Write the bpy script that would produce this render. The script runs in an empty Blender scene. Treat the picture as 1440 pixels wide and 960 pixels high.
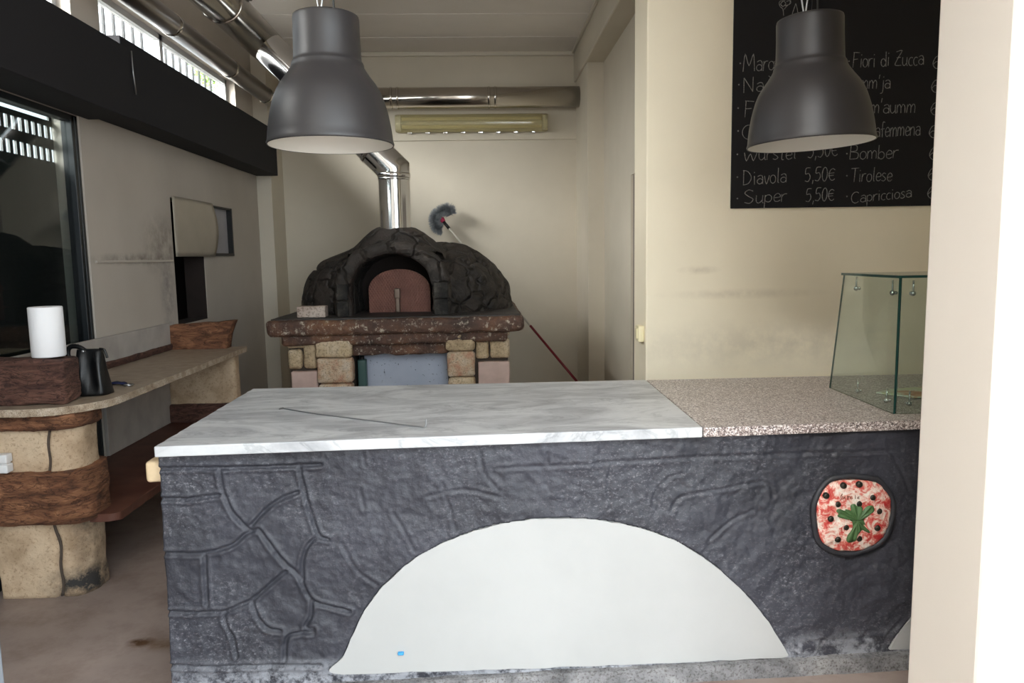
import bpy, bmesh, math, random
import numpy as np
from mathutils import Vector, Matrix, noise
random.seed(7)
SC = bpy.context.scene
COL = SC.collection
PI = math.pi

# ------------------------------------------------------------------ camera model (1440x960)
F = 1040.0
HC = 1.6
_y = np.array([-45, 120, -F]); _y = _y / np.linalg.norm(_y)
_z = np.array([-150, 9000, F]); _z = _z - _y * (_z @ _y); _z = _z / np.linalg.norm(_z)
_x = np.cross(_y, _z)
RW = np.array([_x, _y, _z])

def P(px, py, ax, val):
    """point of the place seen at a photo pixel, on the plane ax = val"""
    d = RW @ np.array([px - 720, 480 - py, -F])
    k = 'xyz'.index(ax)
    c = np.array([0, 0, HC])
    t = (val - c[k]) / d[k]
    return Vector(c + d * t)

cam_d = bpy.data.cameras.new('camera')
cam = bpy.data.objects.new('camera', cam_d)
COL.objects.link(cam)
cam_d.sensor_width = 36.0
cam_d.lens = F / 1440 * 36
cam_d.clip_start = 0.02
m = Matrix([list(RW[0]) + [0], list(RW[1]) + [0], list(RW[2]) + [HC], [0, 0, 0, 1]])
cam.matrix_world = m
SC.camera = cam

# ------------------------------------------------------------------ materials
def lin(c):
    return tuple(((v / 255) / 12.92 if v / 255 <= 0.04045 else ((v / 255 + 0.055) / 1.055) ** 2.4) for v in c) + (1,)

class N:
    def __init__(s, name):
        s.m = bpy.data.materials.new(name); s.m.use_nodes = True
        s.t = s.m.node_tree; s.b = s.t.nodes['Principled BSDF']
        s.tc = None
    def new(s, typ, **kw):
        n = s.t.nodes.new(typ)
        for k, v in kw.items(): setattr(n, k, v)
        return n
    def link(s, a, b): s.t.links.new(a, b)
    def obj(s):
        if s.tc is None: s.tc = s.new('ShaderNodeTexCoord')
        return s.tc.outputs['Object']
    def noise(s, scale, detail=4, rough=.55, stretch=None, dist=0):
        n = s.new('ShaderNodeTexNoise'); n.inputs['Scale'].default_value = scale
        n.inputs['Detail'].default_value = detail; n.inputs['Roughness'].default_value = rough
        n.inputs['Distortion'].default_value = dist
        src = s.obj()
        if stretch:
            mp = s.new('ShaderNodeMapping'); mp.inputs['Scale'].default_value = stretch
            s.link(src, mp.inputs['Vector']); src = mp.outputs['Vector']
        s.link(src, n.inputs['Vector'])
        return n.outputs['Fac']
    def ramp(s, fac, stops):
        r = s.new('ShaderNodeValToRGB')
        el = r.color_ramp.elements
        while len(el) < len(stops): el.new(0.5)
        for e, (p, c) in zip(el, stops):
            e.position = p; e.color = c if len(c) == 4 else lin(c)
        s.link(fac, r.inputs['Fac'])
        return r.outputs['Color']
    def mix(s, fac, a, b, mode='MIX'):
        n = s.new('ShaderNodeMix', data_type='RGBA', blend_type=mode)
        for sock, v in ((n.inputs[0], fac), (n.inputs[6], a), (n.inputs[7], b)):
            if hasattr(v, 'is_linked'): s.link(v, sock)
            elif isinstance(v, (int, float)): sock.default_value = v
            else: sock.default_value = v if len(v) == 4 else lin(v)
        return n.outputs[2]
    def bump(s, h, strength=.3, dist=.01):
        n = s.new('ShaderNodeBump'); n.inputs['Strength'].default_value = strength
        n.inputs['Distance'].default_value = dist
        if s.b.inputs['Normal'].is_linked:
            s.link(s.b.inputs['Normal'].links[0].from_socket, n.inputs['Normal'])
        s.link(h, n.inputs['Height']); s.link(n.outputs['Normal'], s.b.inputs['Normal'])
    def base(s, c):
        if hasattr(c, 'is_linked'): s.link(c, s.b.inputs['Base Color'])
        else: s.b.inputs['Base Color'].default_value = c if len(c) == 4 else lin(c)
    def set(s, **kw):
        for k, v in kw.items(): s.b.inputs[k.replace('_', ' ')].default_value = v
        return s

BW0, BW1 = (0, 0, 0, 1), (1, 1, 1, 1)

def plain(name, c, rough=.5, metal=0, bump=0, bscale=40, var=0, vscale=6):
    n = N(name)
    if var:
        a = tuple(max(0, v - var) for v in c); b = tuple(min(255, v + var) for v in c)
        n.base(n.ramp(n.noise(vscale, 5), [(.3, a), (.7, b)]))
    else: n.base(c)
    n.set(Roughness=rough, Metallic=metal)
    if bump: n.bump(n.noise(bscale, 6), bump, .004)
    return n.m

def spots(n, base, pts):
    """soft-edged wear marks of a given place and size on a surface (object space)"""
    for (c, r, col, amt) in pts:
        mp = n.new('ShaderNodeMapping')
        mp.inputs['Scale'].default_value = tuple(1 / v for v in r)
        mp.inputs['Location'].default_value = tuple(-a / v for a, v in zip(c, r))
        n.link(n.obj(), mp.inputs['Vector'])
        g = n.new('ShaderNodeTexGradient', gradient_type='SPHERICAL'); n.link(mp.outputs['Vector'], g.inputs['Vector'])
        mul = n.new('ShaderNodeMath', operation='MULTIPLY'); mul.use_clamp = True
        n.link(g.outputs['Fac'], mul.inputs[0])
        nz = n.ramp(n.noise(9, 6, .7), [(.35, BW0), (.6, (amt * 2,) * 3 + (1,))])
        n.link(nz, mul.inputs[1])
        base = n.mix(mul.outputs[0], base, col)
    return base

def wall_paint(name, c, var=5, marks=()):
    n = N(name)
    a = tuple(max(0, v - var) for v in c); b = tuple(min(255, v + var) for v in c)
    col = n.ramp(n.noise(1.3, 5), [(.3, a), (.7, b)])
    if marks: col = spots(n, col, marks)
    n.base(col); n.set(Roughness=.75)
    n.b.inputs['Specular IOR Level'].default_value = .25
    n.bump(n.noise(60, 4), .06, .003); n.bump(n.noise(5, 3), .05, .01)
    return n.m

def stone(name, c1, c2, c3, scale=22, rough=.85, bump=.6, speck=.75):
    n = N(name)
    a = n.ramp(n.noise(scale * .25, 6, .6), [(.32, c1), (.5, c2), (.7, c3)])
    sp = n.ramp(n.noise(scale * 3.2, 3, .7), [(.36, (.32, .28, .25, 1)), (.5, BW1)])
    n.base(n.mix(speck, a, sp, 'MULTIPLY')); n.set(Roughness=rough)
    n.bump(n.noise(scale, 8, .65), bump, .012)
    n.bump(n.noise(scale * 4, 4, .7), bump * .6, .004)
    return n.m

M = {}
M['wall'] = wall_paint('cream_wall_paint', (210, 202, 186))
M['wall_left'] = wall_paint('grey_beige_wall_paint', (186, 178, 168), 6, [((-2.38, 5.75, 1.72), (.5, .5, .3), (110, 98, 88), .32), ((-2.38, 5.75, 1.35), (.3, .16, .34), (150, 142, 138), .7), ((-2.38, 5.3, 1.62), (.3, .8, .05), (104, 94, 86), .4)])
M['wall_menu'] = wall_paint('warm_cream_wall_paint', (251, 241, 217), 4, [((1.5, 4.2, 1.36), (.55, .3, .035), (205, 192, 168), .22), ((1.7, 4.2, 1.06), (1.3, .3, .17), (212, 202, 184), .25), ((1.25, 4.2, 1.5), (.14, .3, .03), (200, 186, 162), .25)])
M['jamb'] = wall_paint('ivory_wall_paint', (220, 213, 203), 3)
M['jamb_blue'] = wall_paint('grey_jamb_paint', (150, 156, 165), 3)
M['ceiling'] = wall_paint('ceiling_paint', (238, 233, 228), 4)
M['trim'] = plain('white_trim_paint', (214, 208, 194), .6)
M['black_panel'] = plain('matt_black_panel', (15, 14, 19), .85, bump=.05, bscale=30)
M['black_frame'] = plain('blue_black_frame', (14, 20, 24), .4)
M['dark_niche'] = plain('sooty_dark', (34, 24, 20), .9, var=6, vscale=4)
M['dark'] = plain('dark_shutter', (52, 53, 52), .6)
M['white_frame'] = plain('grey_white_window_frame', (190, 192, 194), .5)
M['bar'] = plain('dark_window_bar', (34, 36, 38), .8)
M['stainless'] = plain('stainless_duct', (196, 190, 182), .17, 1.0)
M['chrome'] = plain('chrome', (220, 220, 220), .12, 1.0)
M['duct_grey'] = plain('dull_galvanised_duct', (150, 143, 138), .3, 1.0)
M['steel_wire'] = plain('steel_wire', (186, 188, 191), .3, 1.0)
n = N('grey_lamp_enamel'); n.base((49, 47, 48)); n.set(Roughness=.42); M['lamp'] = n.m
n = N('white_lamp_inside'); n.base((236, 234, 226)); n.set(Roughness=.5); M['lamp_in'] = n.m
M['white_plastic'] = plain('white_plastic', (226, 226, 226), .4)
M['cream_plastic'] = plain('yellowed_plastic', (238, 228, 190), .4)
M['paper'] = plain('white_paper', (238, 238, 240), .8, bump=.1, bscale=80)
M['leather'] = plain('black_leather', (9, 10, 12), .4, bump=.15, bscale=60)
M['blue_strap'] = plain('navy_strap', (24, 30, 72), .7)
M['wood_tab'] = plain('pale_wood', (214, 190, 154), .7, var=10, vscale=20)
M['red_pole'] = plain('red_pole', (132, 30, 44), .35)
M['white_pole'] = plain('pale_metal_pole', (190, 184, 174), .35)
M['pink'] = plain('magenta_plastic', (196, 50, 92), .4)
M['bristle'] = plain('grey_bristle', (150, 154, 158), .8, var=14, vscale=60)
M['black_plastic'] = plain('black_plastic', (20, 20, 20), .4)
M['teal'] = plain('teal_plastic', (56, 88, 86), .4)
M['board'] = plain('blackboard_paint', (15, 14, 18), .8, var=2, vscale=3)
n = N('chalk'); n.base(n.ramp(n.noise(160, 4, .8), [(.35, (84, 84, 84)), (.62, (160, 158, 155))])); n.set(Roughness=.95); M['chalk'] = n.m
n = N('faint_chalk'); n.base((60, 60, 62)); n.set(Roughness=.95); M['chalk_faint'] = n.m

# marble
n = N('grey_white_marble')
w = n.noise(2.2, 10, .62, stretch=(1, 2.6, 1), dist=1.2)
v = n.ramp(w, [(.36, (158, 160, 164)), (.47, (180, 182, 185)), (.53, (196, 198, 200)), (.64, (206, 208, 210))])
v2 = n.ramp(n.noise(1.7, 8, .6, stretch=(1, 3.2, 1), dist=2.2), [(.47, BW1), (.497, (.68, .69, .7, 1)), (.52, BW1)])
n.base(n.mix(.8, v, v2, 'MULTIPLY')); n.set(Roughness=.38); M['marble'] = n.m
# granite
n = N('speckled_granite')
vo = n.new('ShaderNodeTexVoronoi'); vo.inputs['Scale'].default_value = 230
n.link(n.obj(), vo.inputs['Vector'])
sep = n.new('ShaderNodeSeparateColor'); n.link(vo.outputs['Color'], sep.inputs[0])
n.base(n.ramp(sep.outputs[0], [(0, (84, 74, 74)), (.3, (126, 112, 108)), (.55, (172, 158, 152)), (.8, (206, 198, 194)), (1, (238, 232, 230))]))
n.set(Roughness=.3); M['granite'] = n.m
# counter front black paint
n = N('scuffed_black_paint')
c = n.ramp(n.noise(2.0, 5), [(.35, (44, 45, 52)), (.65, (60, 61, 70))])
big = n.ramp(n.noise(2.6, 3, .5), [(.38, (.1,) * 3 + (1,)), (.64, BW1)])
sc1 = n.ramp(n.noise(75, 9, .8, stretch=(1, 1, 1.5)), [(.525, BW0), (.70, (.8,) * 3 + (1,))])
sm = n.mix(1.0, big, sc1, 'MULTIPLY')
c = n.mix(sm, c, (150, 150, 156))
# pale flaking at the foot of the left end
spx = n.new('ShaderNodeSeparateXYZ'); n.link(n.obj(), spx.inputs[0])
mr = n.new('ShaderNodeMapRange'); mr.inputs['From Min'].default_value = .17; mr.inputs['From Max'].default_value = .03
n.link(spx.outputs['Z'], mr.inputs['Value'])
fl = n.ramp(n.noise(16, 8, .75), [(.43, BW0), (.55, BW1)])
ff = n.mix(1.0, mr.outputs['Result'], fl, 'MULTIPLY')
c = n.mix(ff, c, (168, 171, 178))
n.base(c); n.set(Roughness=.5)
n.bump(n.noise(13, 7, .6), .5, .02); n.bump(n.noise(70, 5, .7), .35, .004)
M['black_paint'] = n.m
n = N('white_arch_paint'); n.base(n.ramp(n.noise(3, 4), [(.35, (171, 172, 171)), (.65, (177, 178, 177))])); n.set(Roughness=.6)
n.bump(n.noise(8, 5), .12, .01); M['white_arch'] = n.m
M['plinth'] = stone('grey_speckled_plinth', (96, 96, 98), (136, 136, 138), (170, 170, 170), 34, .9, .5)
# floor
n = N('brown_concrete_floor')
c = n.ramp(n.noise(1.1, 8, .6, dist=.4), [(.3, (132, 117, 111)), (.5, (154, 139, 132)), (.7, (172, 157, 149))])
c2 = n.ramp(n.noise(5, 8, .7), [(.36, (.62, .56, .52, 1)), (.55, BW1)])
c = n.mix(.6, c, c2, 'MULTIPLY')
c = spots(n, c, [((-1.47, 3.03, 0), (.07, .05, .1), (80, 50, 26), 1.0), ((-1.3, 3.0, 0), (.25, .07, .1), (112, 88, 66), .7)])
n.base(c); n.set(Roughness=.5); n.bump(n.noise(18, 6), .12, .006); M['floor'] = n.m
M['ground'] = plain('pale_pavement', (130, 126, 120), .9, var=8, vscale=2)
# stones
n = N('tan_cement_stone')
c = n.ramp(n.noise(6, 6, .6), [(.32, (160, 136, 108)), (.5, (188, 164, 136)), (.7, (208, 186, 158))])
sp_ = n.ramp(n.noise(70, 3, .7), [(.34, (.45, .38, .32, 1)), (.46, BW1)])
c = n.mix(.55, c, sp_, 'MULTIPLY')
c = spots(n, c, [((.19, -1.09, .06), (.26, .3, .10), (52, 51, 50), 1.0), ((.2, -1.09, .33), (.12, .3, .30), (74, 64, 56), .55)])
n.base(c); n.set(Roughness=.9); n.bump(n.noise(26, 8, .65), .45, .012); n.bump(n.noise(90, 4, .7), .3, .004); M['tan'] = n.m
M['rust'] = stone('rust_brown_stone', (70, 48, 40), (126, 88, 66), (158, 118, 92), 16, .8, .6, .6)
M['rust_dark'] = stone('dark_brown_stone', (56, 38, 34), (100, 68, 56), (130, 92, 76), 14, .8, .7, .6)
def carved(name, c1, c2, c3):
    n = N(name)
    w = n.noise(5, 7, .66, stretch=(1, 1, 3.2), dist=1.1)
    c = n.ramp(w, [(.3, c1), (.47, c2), (.6, c3), (.75, c2)])
    ck = n.ramp(n.noise(9, 5, .6, stretch=(.6, .6, 2.6), dist=1.8), [(.46, BW1), (.5, (.25, .2, .18, 1)), (.54, BW1)])
    n.base(n.mix(.8, c, ck, 'MULTIPLY')); n.set(Roughness=.75)
    n.bump(w, 1.0, .05); n.bump(ck, .5, .02); n.bump(n.noise(40, 6, .7), .4, .006)
    return n.m
M['rust'] = carved('rust_brown_carved_stone', (74, 48, 36), (128, 84, 58), (156, 108, 76))
M['rust_dark'] = carved('dark_brown_carved_stone', (54, 36, 32), (92, 60, 50), (118, 82, 68))
M['slab'] = plain('grey_brown_stone_slab', (150, 134, 116), .5, bump=.2, bscale=50, var=12, vscale=14)
M['slab_edge'] = stone('flecked_slab_edge', (150, 130, 108), (178, 160, 138), (206, 192, 174), 60, .8, .5)
M['cement'] = plain('grey_cement_board', (168, 162, 156), .8, bump=.25, bscale=14, var=9, vscale=7)
M['brown_wood'] = plain('dark_brown_board', (88, 52, 40), .5, bump=.15, bscale=20, var=14, vscale=5)
M['charred'] = stone('charred_black', (24, 23, 23), (46, 44, 42), (88, 84, 78), 30, .95, .8)
M['yellow_stone'] = stone('yellow_cladding_stone', (172, 150, 120), (204, 182, 148), (222, 206, 182), 20, .85, .8, .6)
M['pink_stone'] = stone('pink_mottled_stone', (196, 136, 110), (212, 188, 160), (224, 214, 200), 30, .85, .8, .6)
M['pink_tile'] = plain('pale_pink_tile', (206, 180, 170), .7, bump=.25, bscale=16, var=10, vscale=9)
M['mortar'] = plain('dark_mortar', (78, 68, 60), .95, bump=.4, bscale=40)
n = N('burnt_oven_shell')
c = n.ramp(n.noise(4, 8, .62), [(.3, (34, 31, 29)), (.5, (54, 48, 44)), (.7, (74, 65, 59))])
c = n.mix(n.ramp(n.noise(38, 6, .8), [(.62, BW0), (.70, BW1)]), c, (128, 122, 114))
n.base(c); n.set(Roughness=.62); n.bump(n.noise(14, 9, .66), .8, .03); n.bump(n.noise(3.5, 6, .6, dist=1.4), .5, .06)
vn = n.new('ShaderNodeTexVoronoi', feature='DISTANCE_TO_EDGE'); vn.inputs['Scale'].default_value = 4.2
wn = n.new('ShaderNodeTexNoise'); wn.inputs['Scale'].default_value = 6; n.link(n.obj(), wn.inputs['Vector'])
wa = n.new('ShaderNodeVectorMath', operation='MULTIPLY_ADD'); wa.inputs[1].default_value = (.16, .16, .16); n.link(wn.outputs['Color'], wa.inputs[0]); n.link(n.obj(), wa.inputs[2])
n.link(wa.outputs[0], vn.inputs['Vector'])
n.bump(n.ramp(vn.outputs['Distance'], [(0, BW0), (.09, BW1)]), .9, .045); M['oven'] = n.m
n = N('sooty_shelf_stone')
c = n.ramp(n.noise(5, 8, .65), [(.3, (52, 38, 34)), (.48, (92, 66, 54)), (.62, (120, 84, 62)), (.75, (150, 118, 88))])
c = n.mix(n.ramp(n.noise(24, 7, .8), [(.55, BW0), (.63, BW1)]), c, (196, 184, 166))
n.base(c); n.set(Roughness=.6); n.bump(n.noise(16, 8, .66), .9, .025); M['shelf'] = n.m
n = N('sooty_shelf_top'); n.base(n.ramp(n.noise(5, 6), [(.3, (40, 36, 35)), (.7, (66, 60, 57))])); n.set(Roughness=.6); n.bump(n.noise(14, 6), .4, .015); M['shelf_top'] = n.m
n = N('rusty_tread_plate')
wv = n.new('ShaderNodeTexWave'); wv.inputs['Scale'].default_value = 16; wv.inputs['Distortion'].default_value = 0
mp = n.new('ShaderNodeMapping'); mp.inputs['Rotation'].default_value = (0, math.radians(32), 0)
n.link(n.obj(), mp.inputs['Vector']); n.link(mp.outputs['Vector'], wv.inputs['Vector'])
wv2 = n.new('ShaderNodeTexWave'); wv2.inputs['Scale'].default_value = 16
mp2 = n.new('ShaderNodeMapping'); mp2.inputs['Rotation'].default_value = (0, math.radians(-32), 0)
n.link(n.obj(), mp2.inputs['Vector']); n.link(mp2.outputs['Vector'], wv2.inputs['Vector'])
mx = n.new('ShaderNodeMath', operation='MULTIPLY'); n.link(wv.outputs['Fac'], mx.inputs[0]); n.link(wv2.outputs['Fac'], mx.inputs[1])
n.base(n.ramp(n.noise(5, 5), [(.3, (104, 66, 56)), (.7, (132, 88, 74))])); n.set(Roughness=.5, Metallic=.2)
n.bump(mx.outputs[0], .7, .006); M['tread'] = n.m
n = N('blue_grey_terrazzo')
c = n.ramp(n.noise(3, 4), [(.3, (168, 178, 198)), (.7, (188, 196, 212))])
c = n.mix(n.ramp(n.noise(48, 3, .6), [(.66, BW0), (.69, BW1)]), c, (86, 90, 110))
n.base(c); n.set(Roughness=.6); M['terrazzo'] = n.m
# plaque
n = N('mozzarella_tomato')
c = n.ramp(n.noise(26, 6, .72, dist=.6), [(.38, (188, 44, 46)), (.47, (208, 104, 92)), (.53, (226, 192, 178)), (.62, (234, 226, 216))])
n.base(c); n.set(Roughness=.5); n.bump(n.noise(50, 6), .6, .008); M['pizza'] = n.m
M['olive'] = plain('black_olive', (34, 32, 24), .35)
M['basil'] = plain('basil_green', (72, 104, 62), .5, bump=.3, bscale=30, var=8, vscale=30)
M['incised'] = plain('brown_incised_line', (140, 84, 66), .8)

def thin_glass(name, tint, refl=1.0, rough=0.0, floor=.04):
    mm = bpy.data.materials.new(name); mm.use_nodes = True
    t = mm.node_tree; t.nodes.clear()
    o = t.nodes.new('ShaderNodeOutputMaterial'); mix = t.nodes.new('ShaderNodeMixShader')
    tr = t.nodes.new('ShaderNodeBsdfTransparent'); tr.inputs['Color'].default_value = tint
    gl = t.nodes.new('ShaderNodeBsdfGlossy'); gl.inputs['Roughness'].default_value = rough
    # Schlick reflectance, the same from both faces of the sheet
    fr = t.nodes.new('ShaderNodeLayerWeight'); fr.inputs['Blend'].default_value = .5
    po = t.nodes.new('ShaderNodeMath'); po.operation = 'POWER'; po.inputs[1].default_value = 5
    mu = t.nodes.new('ShaderNodeMath'); mu.operation = 'MULTIPLY_ADD'; mu.inputs[1].default_value = (1 - floor) * refl; mu.inputs[2].default_value = floor * refl
    t.links.new(fr.outputs['Facing'], po.inputs[0]); t.links.new(po.outputs[0], mu.inputs[0]); t.links.new(mu.outputs[0], mix.inputs[0])
    t.links.new(tr.outputs[0], mix.inputs[1]); t.links.new(gl.outputs[0], mix.inputs[2]); t.links.new(mix.outputs[0], o.inputs[0])
    return mm
M['glass'] = thin_glass('green_tinted_glass', (.84, .89, .87, 1))
M['glass_dark'] = thin_glass('dark_door_glass', (.62, .66, .66, 1))
M['glass_clear'] = thin_glass('clear_window_glass', (.97, .98, .98, 1))
M['glass_edge'] = plain('dark_green_glass_edge', (26, 62, 56), .15)
n = N('yellowed_light_cover'); n.base((246, 236, 190)); n.set(Roughness=.1)
n.b.inputs['Transmission Weight'].default_value = .75; M['cover'] = n.m
M['tube'] = plain('fluorescent_tube_off', (236, 226, 186), .3)
M['leaf'] = plain('green_leaves', (110, 150, 60), .6, var=20, vscale=8)
M['bark'] = plain('bark', (90, 72, 56), .9)

# ------------------------------------------------------------------ mesh building
class MB:
    def __init__(s): s.v = []; s.f = []; s.mi = []; s.sm = []
    def add(s, vs, fs, mi=0, smooth=False):
        o = len(s.v); s.v += [tuple(v) for v in vs]
        for f in fs:
            s.f.append(tuple(i + o for i in f)); s.mi.append(mi); s.sm.append(smooth)
        return s
    def box(s, x0, x1, y0, y1, z0, z1, mi=0):
        return s.add([(x, y, z) for x in (x0, x1) for y in (y0, y1) for z in (z0, z1)],
                     [(0, 1, 3, 2), (4, 6, 7, 5), (0, 4, 5, 1), (2, 3, 7, 6), (0, 2, 6, 4), (1, 5, 7, 3)], mi)
    def hexa(s, q, mi=0):   # q: 8 corners, bottom ring 4 then top ring 4
        return s.add(q, [(0, 3, 2, 1), (4, 5, 6, 7), (0, 1, 5, 4), (1, 2, 6, 5), (2, 3, 7, 6), (3, 0, 4, 7)], mi)
    def rbox(s, x0, x1, y0, y1, z0, z1, r=.01, step=.03, amp=0, freq=8, seed=0, mi=0, smooth=True):
        lo = (x0, y0, z0); hi = (x1, y1, z1)
        r = min(r, *(.499 * (h - l) for l, h in zip(lo, hi)))
        g = []
        for l, h in zip(lo, hi):
            k = max(2, int(math.ceil((h - l - 2 * r) / step)))
            a = [l, l + r * .3, l + r * .65] + [l + r + (h - l - 2 * r) * i / k for i in range(k + 1)] + [h - r * .65, h - r * .3, h]
            g.append(a)
        idx = {}; vs = []; fs = []
        def vid(i, j, k):
            key = (i, j, k)
            if key not in idx:
                p = Vector((g[0][i], g[1][j], g[2][k]))
                c = Vector([min(max(p[a], lo[a] + r), hi[a] - r) for a in range(3)])
                d = p - c
                if d.length > 1e-9:
                    d = d.normalized(); q = c + d * r
                else: q = p
                if amp:
                    nn = noise.noise_vector(q * freq + Vector((seed, seed * .7, -seed)))
                    nn2 = noise.noise_vector(q * freq * 3.1 + Vector((seed, 3, 1)))
                    q = q + (nn + nn2 * .45) * amp
                idx[key] = len(vs); vs.append(q)
            return idx[key]
        n0, n1, n2 = (len(a) - 1 for a in g)
        for i in range(n0):
            for j in range(n1):
                fs.append((vid(i, j, 0), vid(i, j + 1, 0), vid(i + 1, j + 1, 0), vid(i + 1, j, 0)))
                fs.append((vid(i, j, n2), vid(i + 1, j, n2), vid(i + 1, j + 1, n2), vid(i, j + 1, n2)))
        for i in range(n0):
            for k in range(n2):
                fs.append((vid(i, 0, k), vid(i + 1, 0, k), vid(i + 1, 0, k + 1), vid(i, 0, k + 1)))
                fs.append((vid(i, n1, k), vid(i, n1, k + 1), vid(i + 1, n1, k + 1), vid(i + 1, n1, k)))
        for j in range(n1):
            for k in range(n2):
                fs.append((vid(0, j, k), vid(0, j, k + 1), vid(0, j + 1, k + 1), vid(0, j + 1, k)))
                fs.append((vid(n0, j, k), vid(n0, j + 1, k), vid(n0, j + 1, k + 1), vid(n0, j, k + 1)))
        return s.add(vs, fs, mi, smooth)
    def prism(s, pts, z0, z1, step=None, amp=0, freq=8, seed=0, mi=0, smooth=False, fn=None, chamfer=0):
        """outline in plan (x, y), raised from z0 to z1"""
        k = max(1, int((z1 - z0) / step)) if step else 1
        n = len(pts); vs = []; fs = []
        zs = [z0 + (z1 - z0) * i / k for i in range(k + 1)]
        for z in zs:
            for (x, y) in pts:
                q = Vector((x, y, z))
                if amp:
                    q = q + (noise.noise_vector(q * freq + Vector((seed, 0, 0))) + noise.noise_vector(q * freq * 3 + Vector((0, seed, 0))) * .5) * amp
                if fn: q = Vector(fn(q))
                vs.append(q)
        for i in range(k):
            for j in range(n):
                a = i * n + j; b = i * n + (j + 1) % n
                fs.append((a, b, b + n, a + n))
        s.add(vs, fs, mi, smooth)
        o = len(s.v) - len(vs)
        s.f.append(tuple(o + j for j in reversed(range(n)))); s.mi.append(mi); s.sm.append(False)
        s.f.append(tuple(o + k * n + j for j in range(n))); s.mi.append(mi); s.sm.append(False)
        return s
    def tube(s, path, r, n=12, mi=0, cap=True, smooth=True):
        path = [Vector(p) for p in path]
        rs = r if isinstance(r, (list, tuple)) else [r] * len(path)
        dirs = [(path[i + 1] - path[i]).normalized() for i in range(len(path) - 1)]
        up = Vector((0, 0, 1)) if abs(dirs[0].z) < .9 else Vector((1, 0, 0))
        u = dirs[0].cross(up).normalized(); vs = []; fs = []
        for i, p in enumerate(path):
            d0 = dirs[max(0, i - 1)]; d1 = dirs[min(i, len(dirs) - 1)]
            t = (d0 + d1)
            t = t.normalized() if t.length > 1e-6 else d1
            u = (u - d0 * u.dot(d0)).normalized(); w = d0.cross(u)
            for j in range(n):
                a = 2 * PI * j / n
                off = u * (math.cos(a) * rs[i]) + w * (math.sin(a) * rs[i])
                off = off - d0 * (off.dot(t) / max(.25, d0.dot(t)))     # mitre
                vs.append(p + off)
            u = (u - d1 * u.dot(d1)).normalized() if (u - d1 * u.dot(d1)).length > 1e-6 else u
        for i in range(len(path) - 1):
            for j in range(n):
                a = i * n + j; b = i * n + (j + 1) % n
                fs.append((a, b, b + n, a + n))
        s.add(vs, fs, mi, smooth)
        if cap:
            o = len(s.v) - len(vs)
            s.f.append(tuple(o + j for j in reversed(range(n)))); s.mi.append(mi); s.sm.append(False)
            s.f.append(tuple(o + len(vs) - n + j for j in range(n))); s.mi.append(mi); s.sm.append(False)
        return s
    def lathe(s, prof, cx=0, cy=0, n=48, mi=0, smooth=True, fn=None):
        vs = []; fs = []
        for (r, z) in prof:
            for j in range(n):
                a = 2 * PI * j / n
                p = Vector((cx + r * math.cos(a), cy + r * math.sin(a), z))
                vs.append(fn(p) if fn else p)
        for i in range(len(prof) - 1):
            for j in range(n):
                a = i * n + j; b = i * n + (j + 1) % n
                fs.append((a, b, b + n, a + n))
        return s.add(vs, fs, mi, smooth)
    def sphere(s, c, r, mi=0, n=10, sc=(1, 1, 1)):
        prof = [(max(1e-4, math.sin(PI * i / n)) * r, -math.cos(PI * i / n) * r) for i in range(n + 1)]
        c = Vector(c)
        return s.lathe(prof, n=n * 2, mi=mi, fn=lambda p: Vector((p.x * sc[0], p.y * sc[1], p.z * sc[2])) + c)
    def build(s, name, mats, parent=None, bevel=0, origin=None):
        me = bpy.data.meshes.new(name)
        V = [Vector(v) for v in s.v]
        if parent is not None: o0 = parent_world(parent)
        elif origin is not None: o0 = Vector(origin)
        else:
            xs = [v.x for v in V]; ys = [v.y for v in V]; zs = [v.z for v in V]
            o0 = Vector(((min(xs) + max(xs)) / 2, (min(ys) + max(ys)) / 2, min(zs)))
        me.from_pydata([v - o0 for v in V], [], s.f)
        if not isinstance(mats, (list, tuple)): mats = [mats]
        for mm in mats: me.materials.append(mm)
        me.polygons.foreach_set('material_index', s.mi)
        me.polygons.foreach_set('use_smooth', s.sm)
        me.update()
        bm = bmesh.new(); bm.from_mesh(me); bmesh.ops.recalc_face_normals(bm, faces=bm.faces); bm.to_mesh(me); bm.free()
        ob = bpy.data.objects.new(name, me); COL.objects.link(ob)
        if parent is not None: ob.parent = parent
        else: ob.location = o0
        if bevel:
            b = ob.modifiers.new('bevel', 'BEVEL'); b.width = bevel; b.segments = 2; b.limit_method = 'ANGLE'
        return ob

def parent_world(p):
    o = Vector((0, 0, 0))
    while p is not None:
        o += Vector(p.location); p = p.parent
    return o

def tag(o, label, cat, group=None):
    o['label'] = label; o['category'] = cat
    if group: o['group'] = group
    return o
def thing(name, label, cat, loc=(0, 0, 0), group=None):
    o = bpy.data.objects.new(name, None); COL.objects.link(o); o.location = loc
    o.empty_display_size = .1
    return tag(o, label, cat, group)
def struct(o):
    o['kind'] = 'structure'; return o

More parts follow.
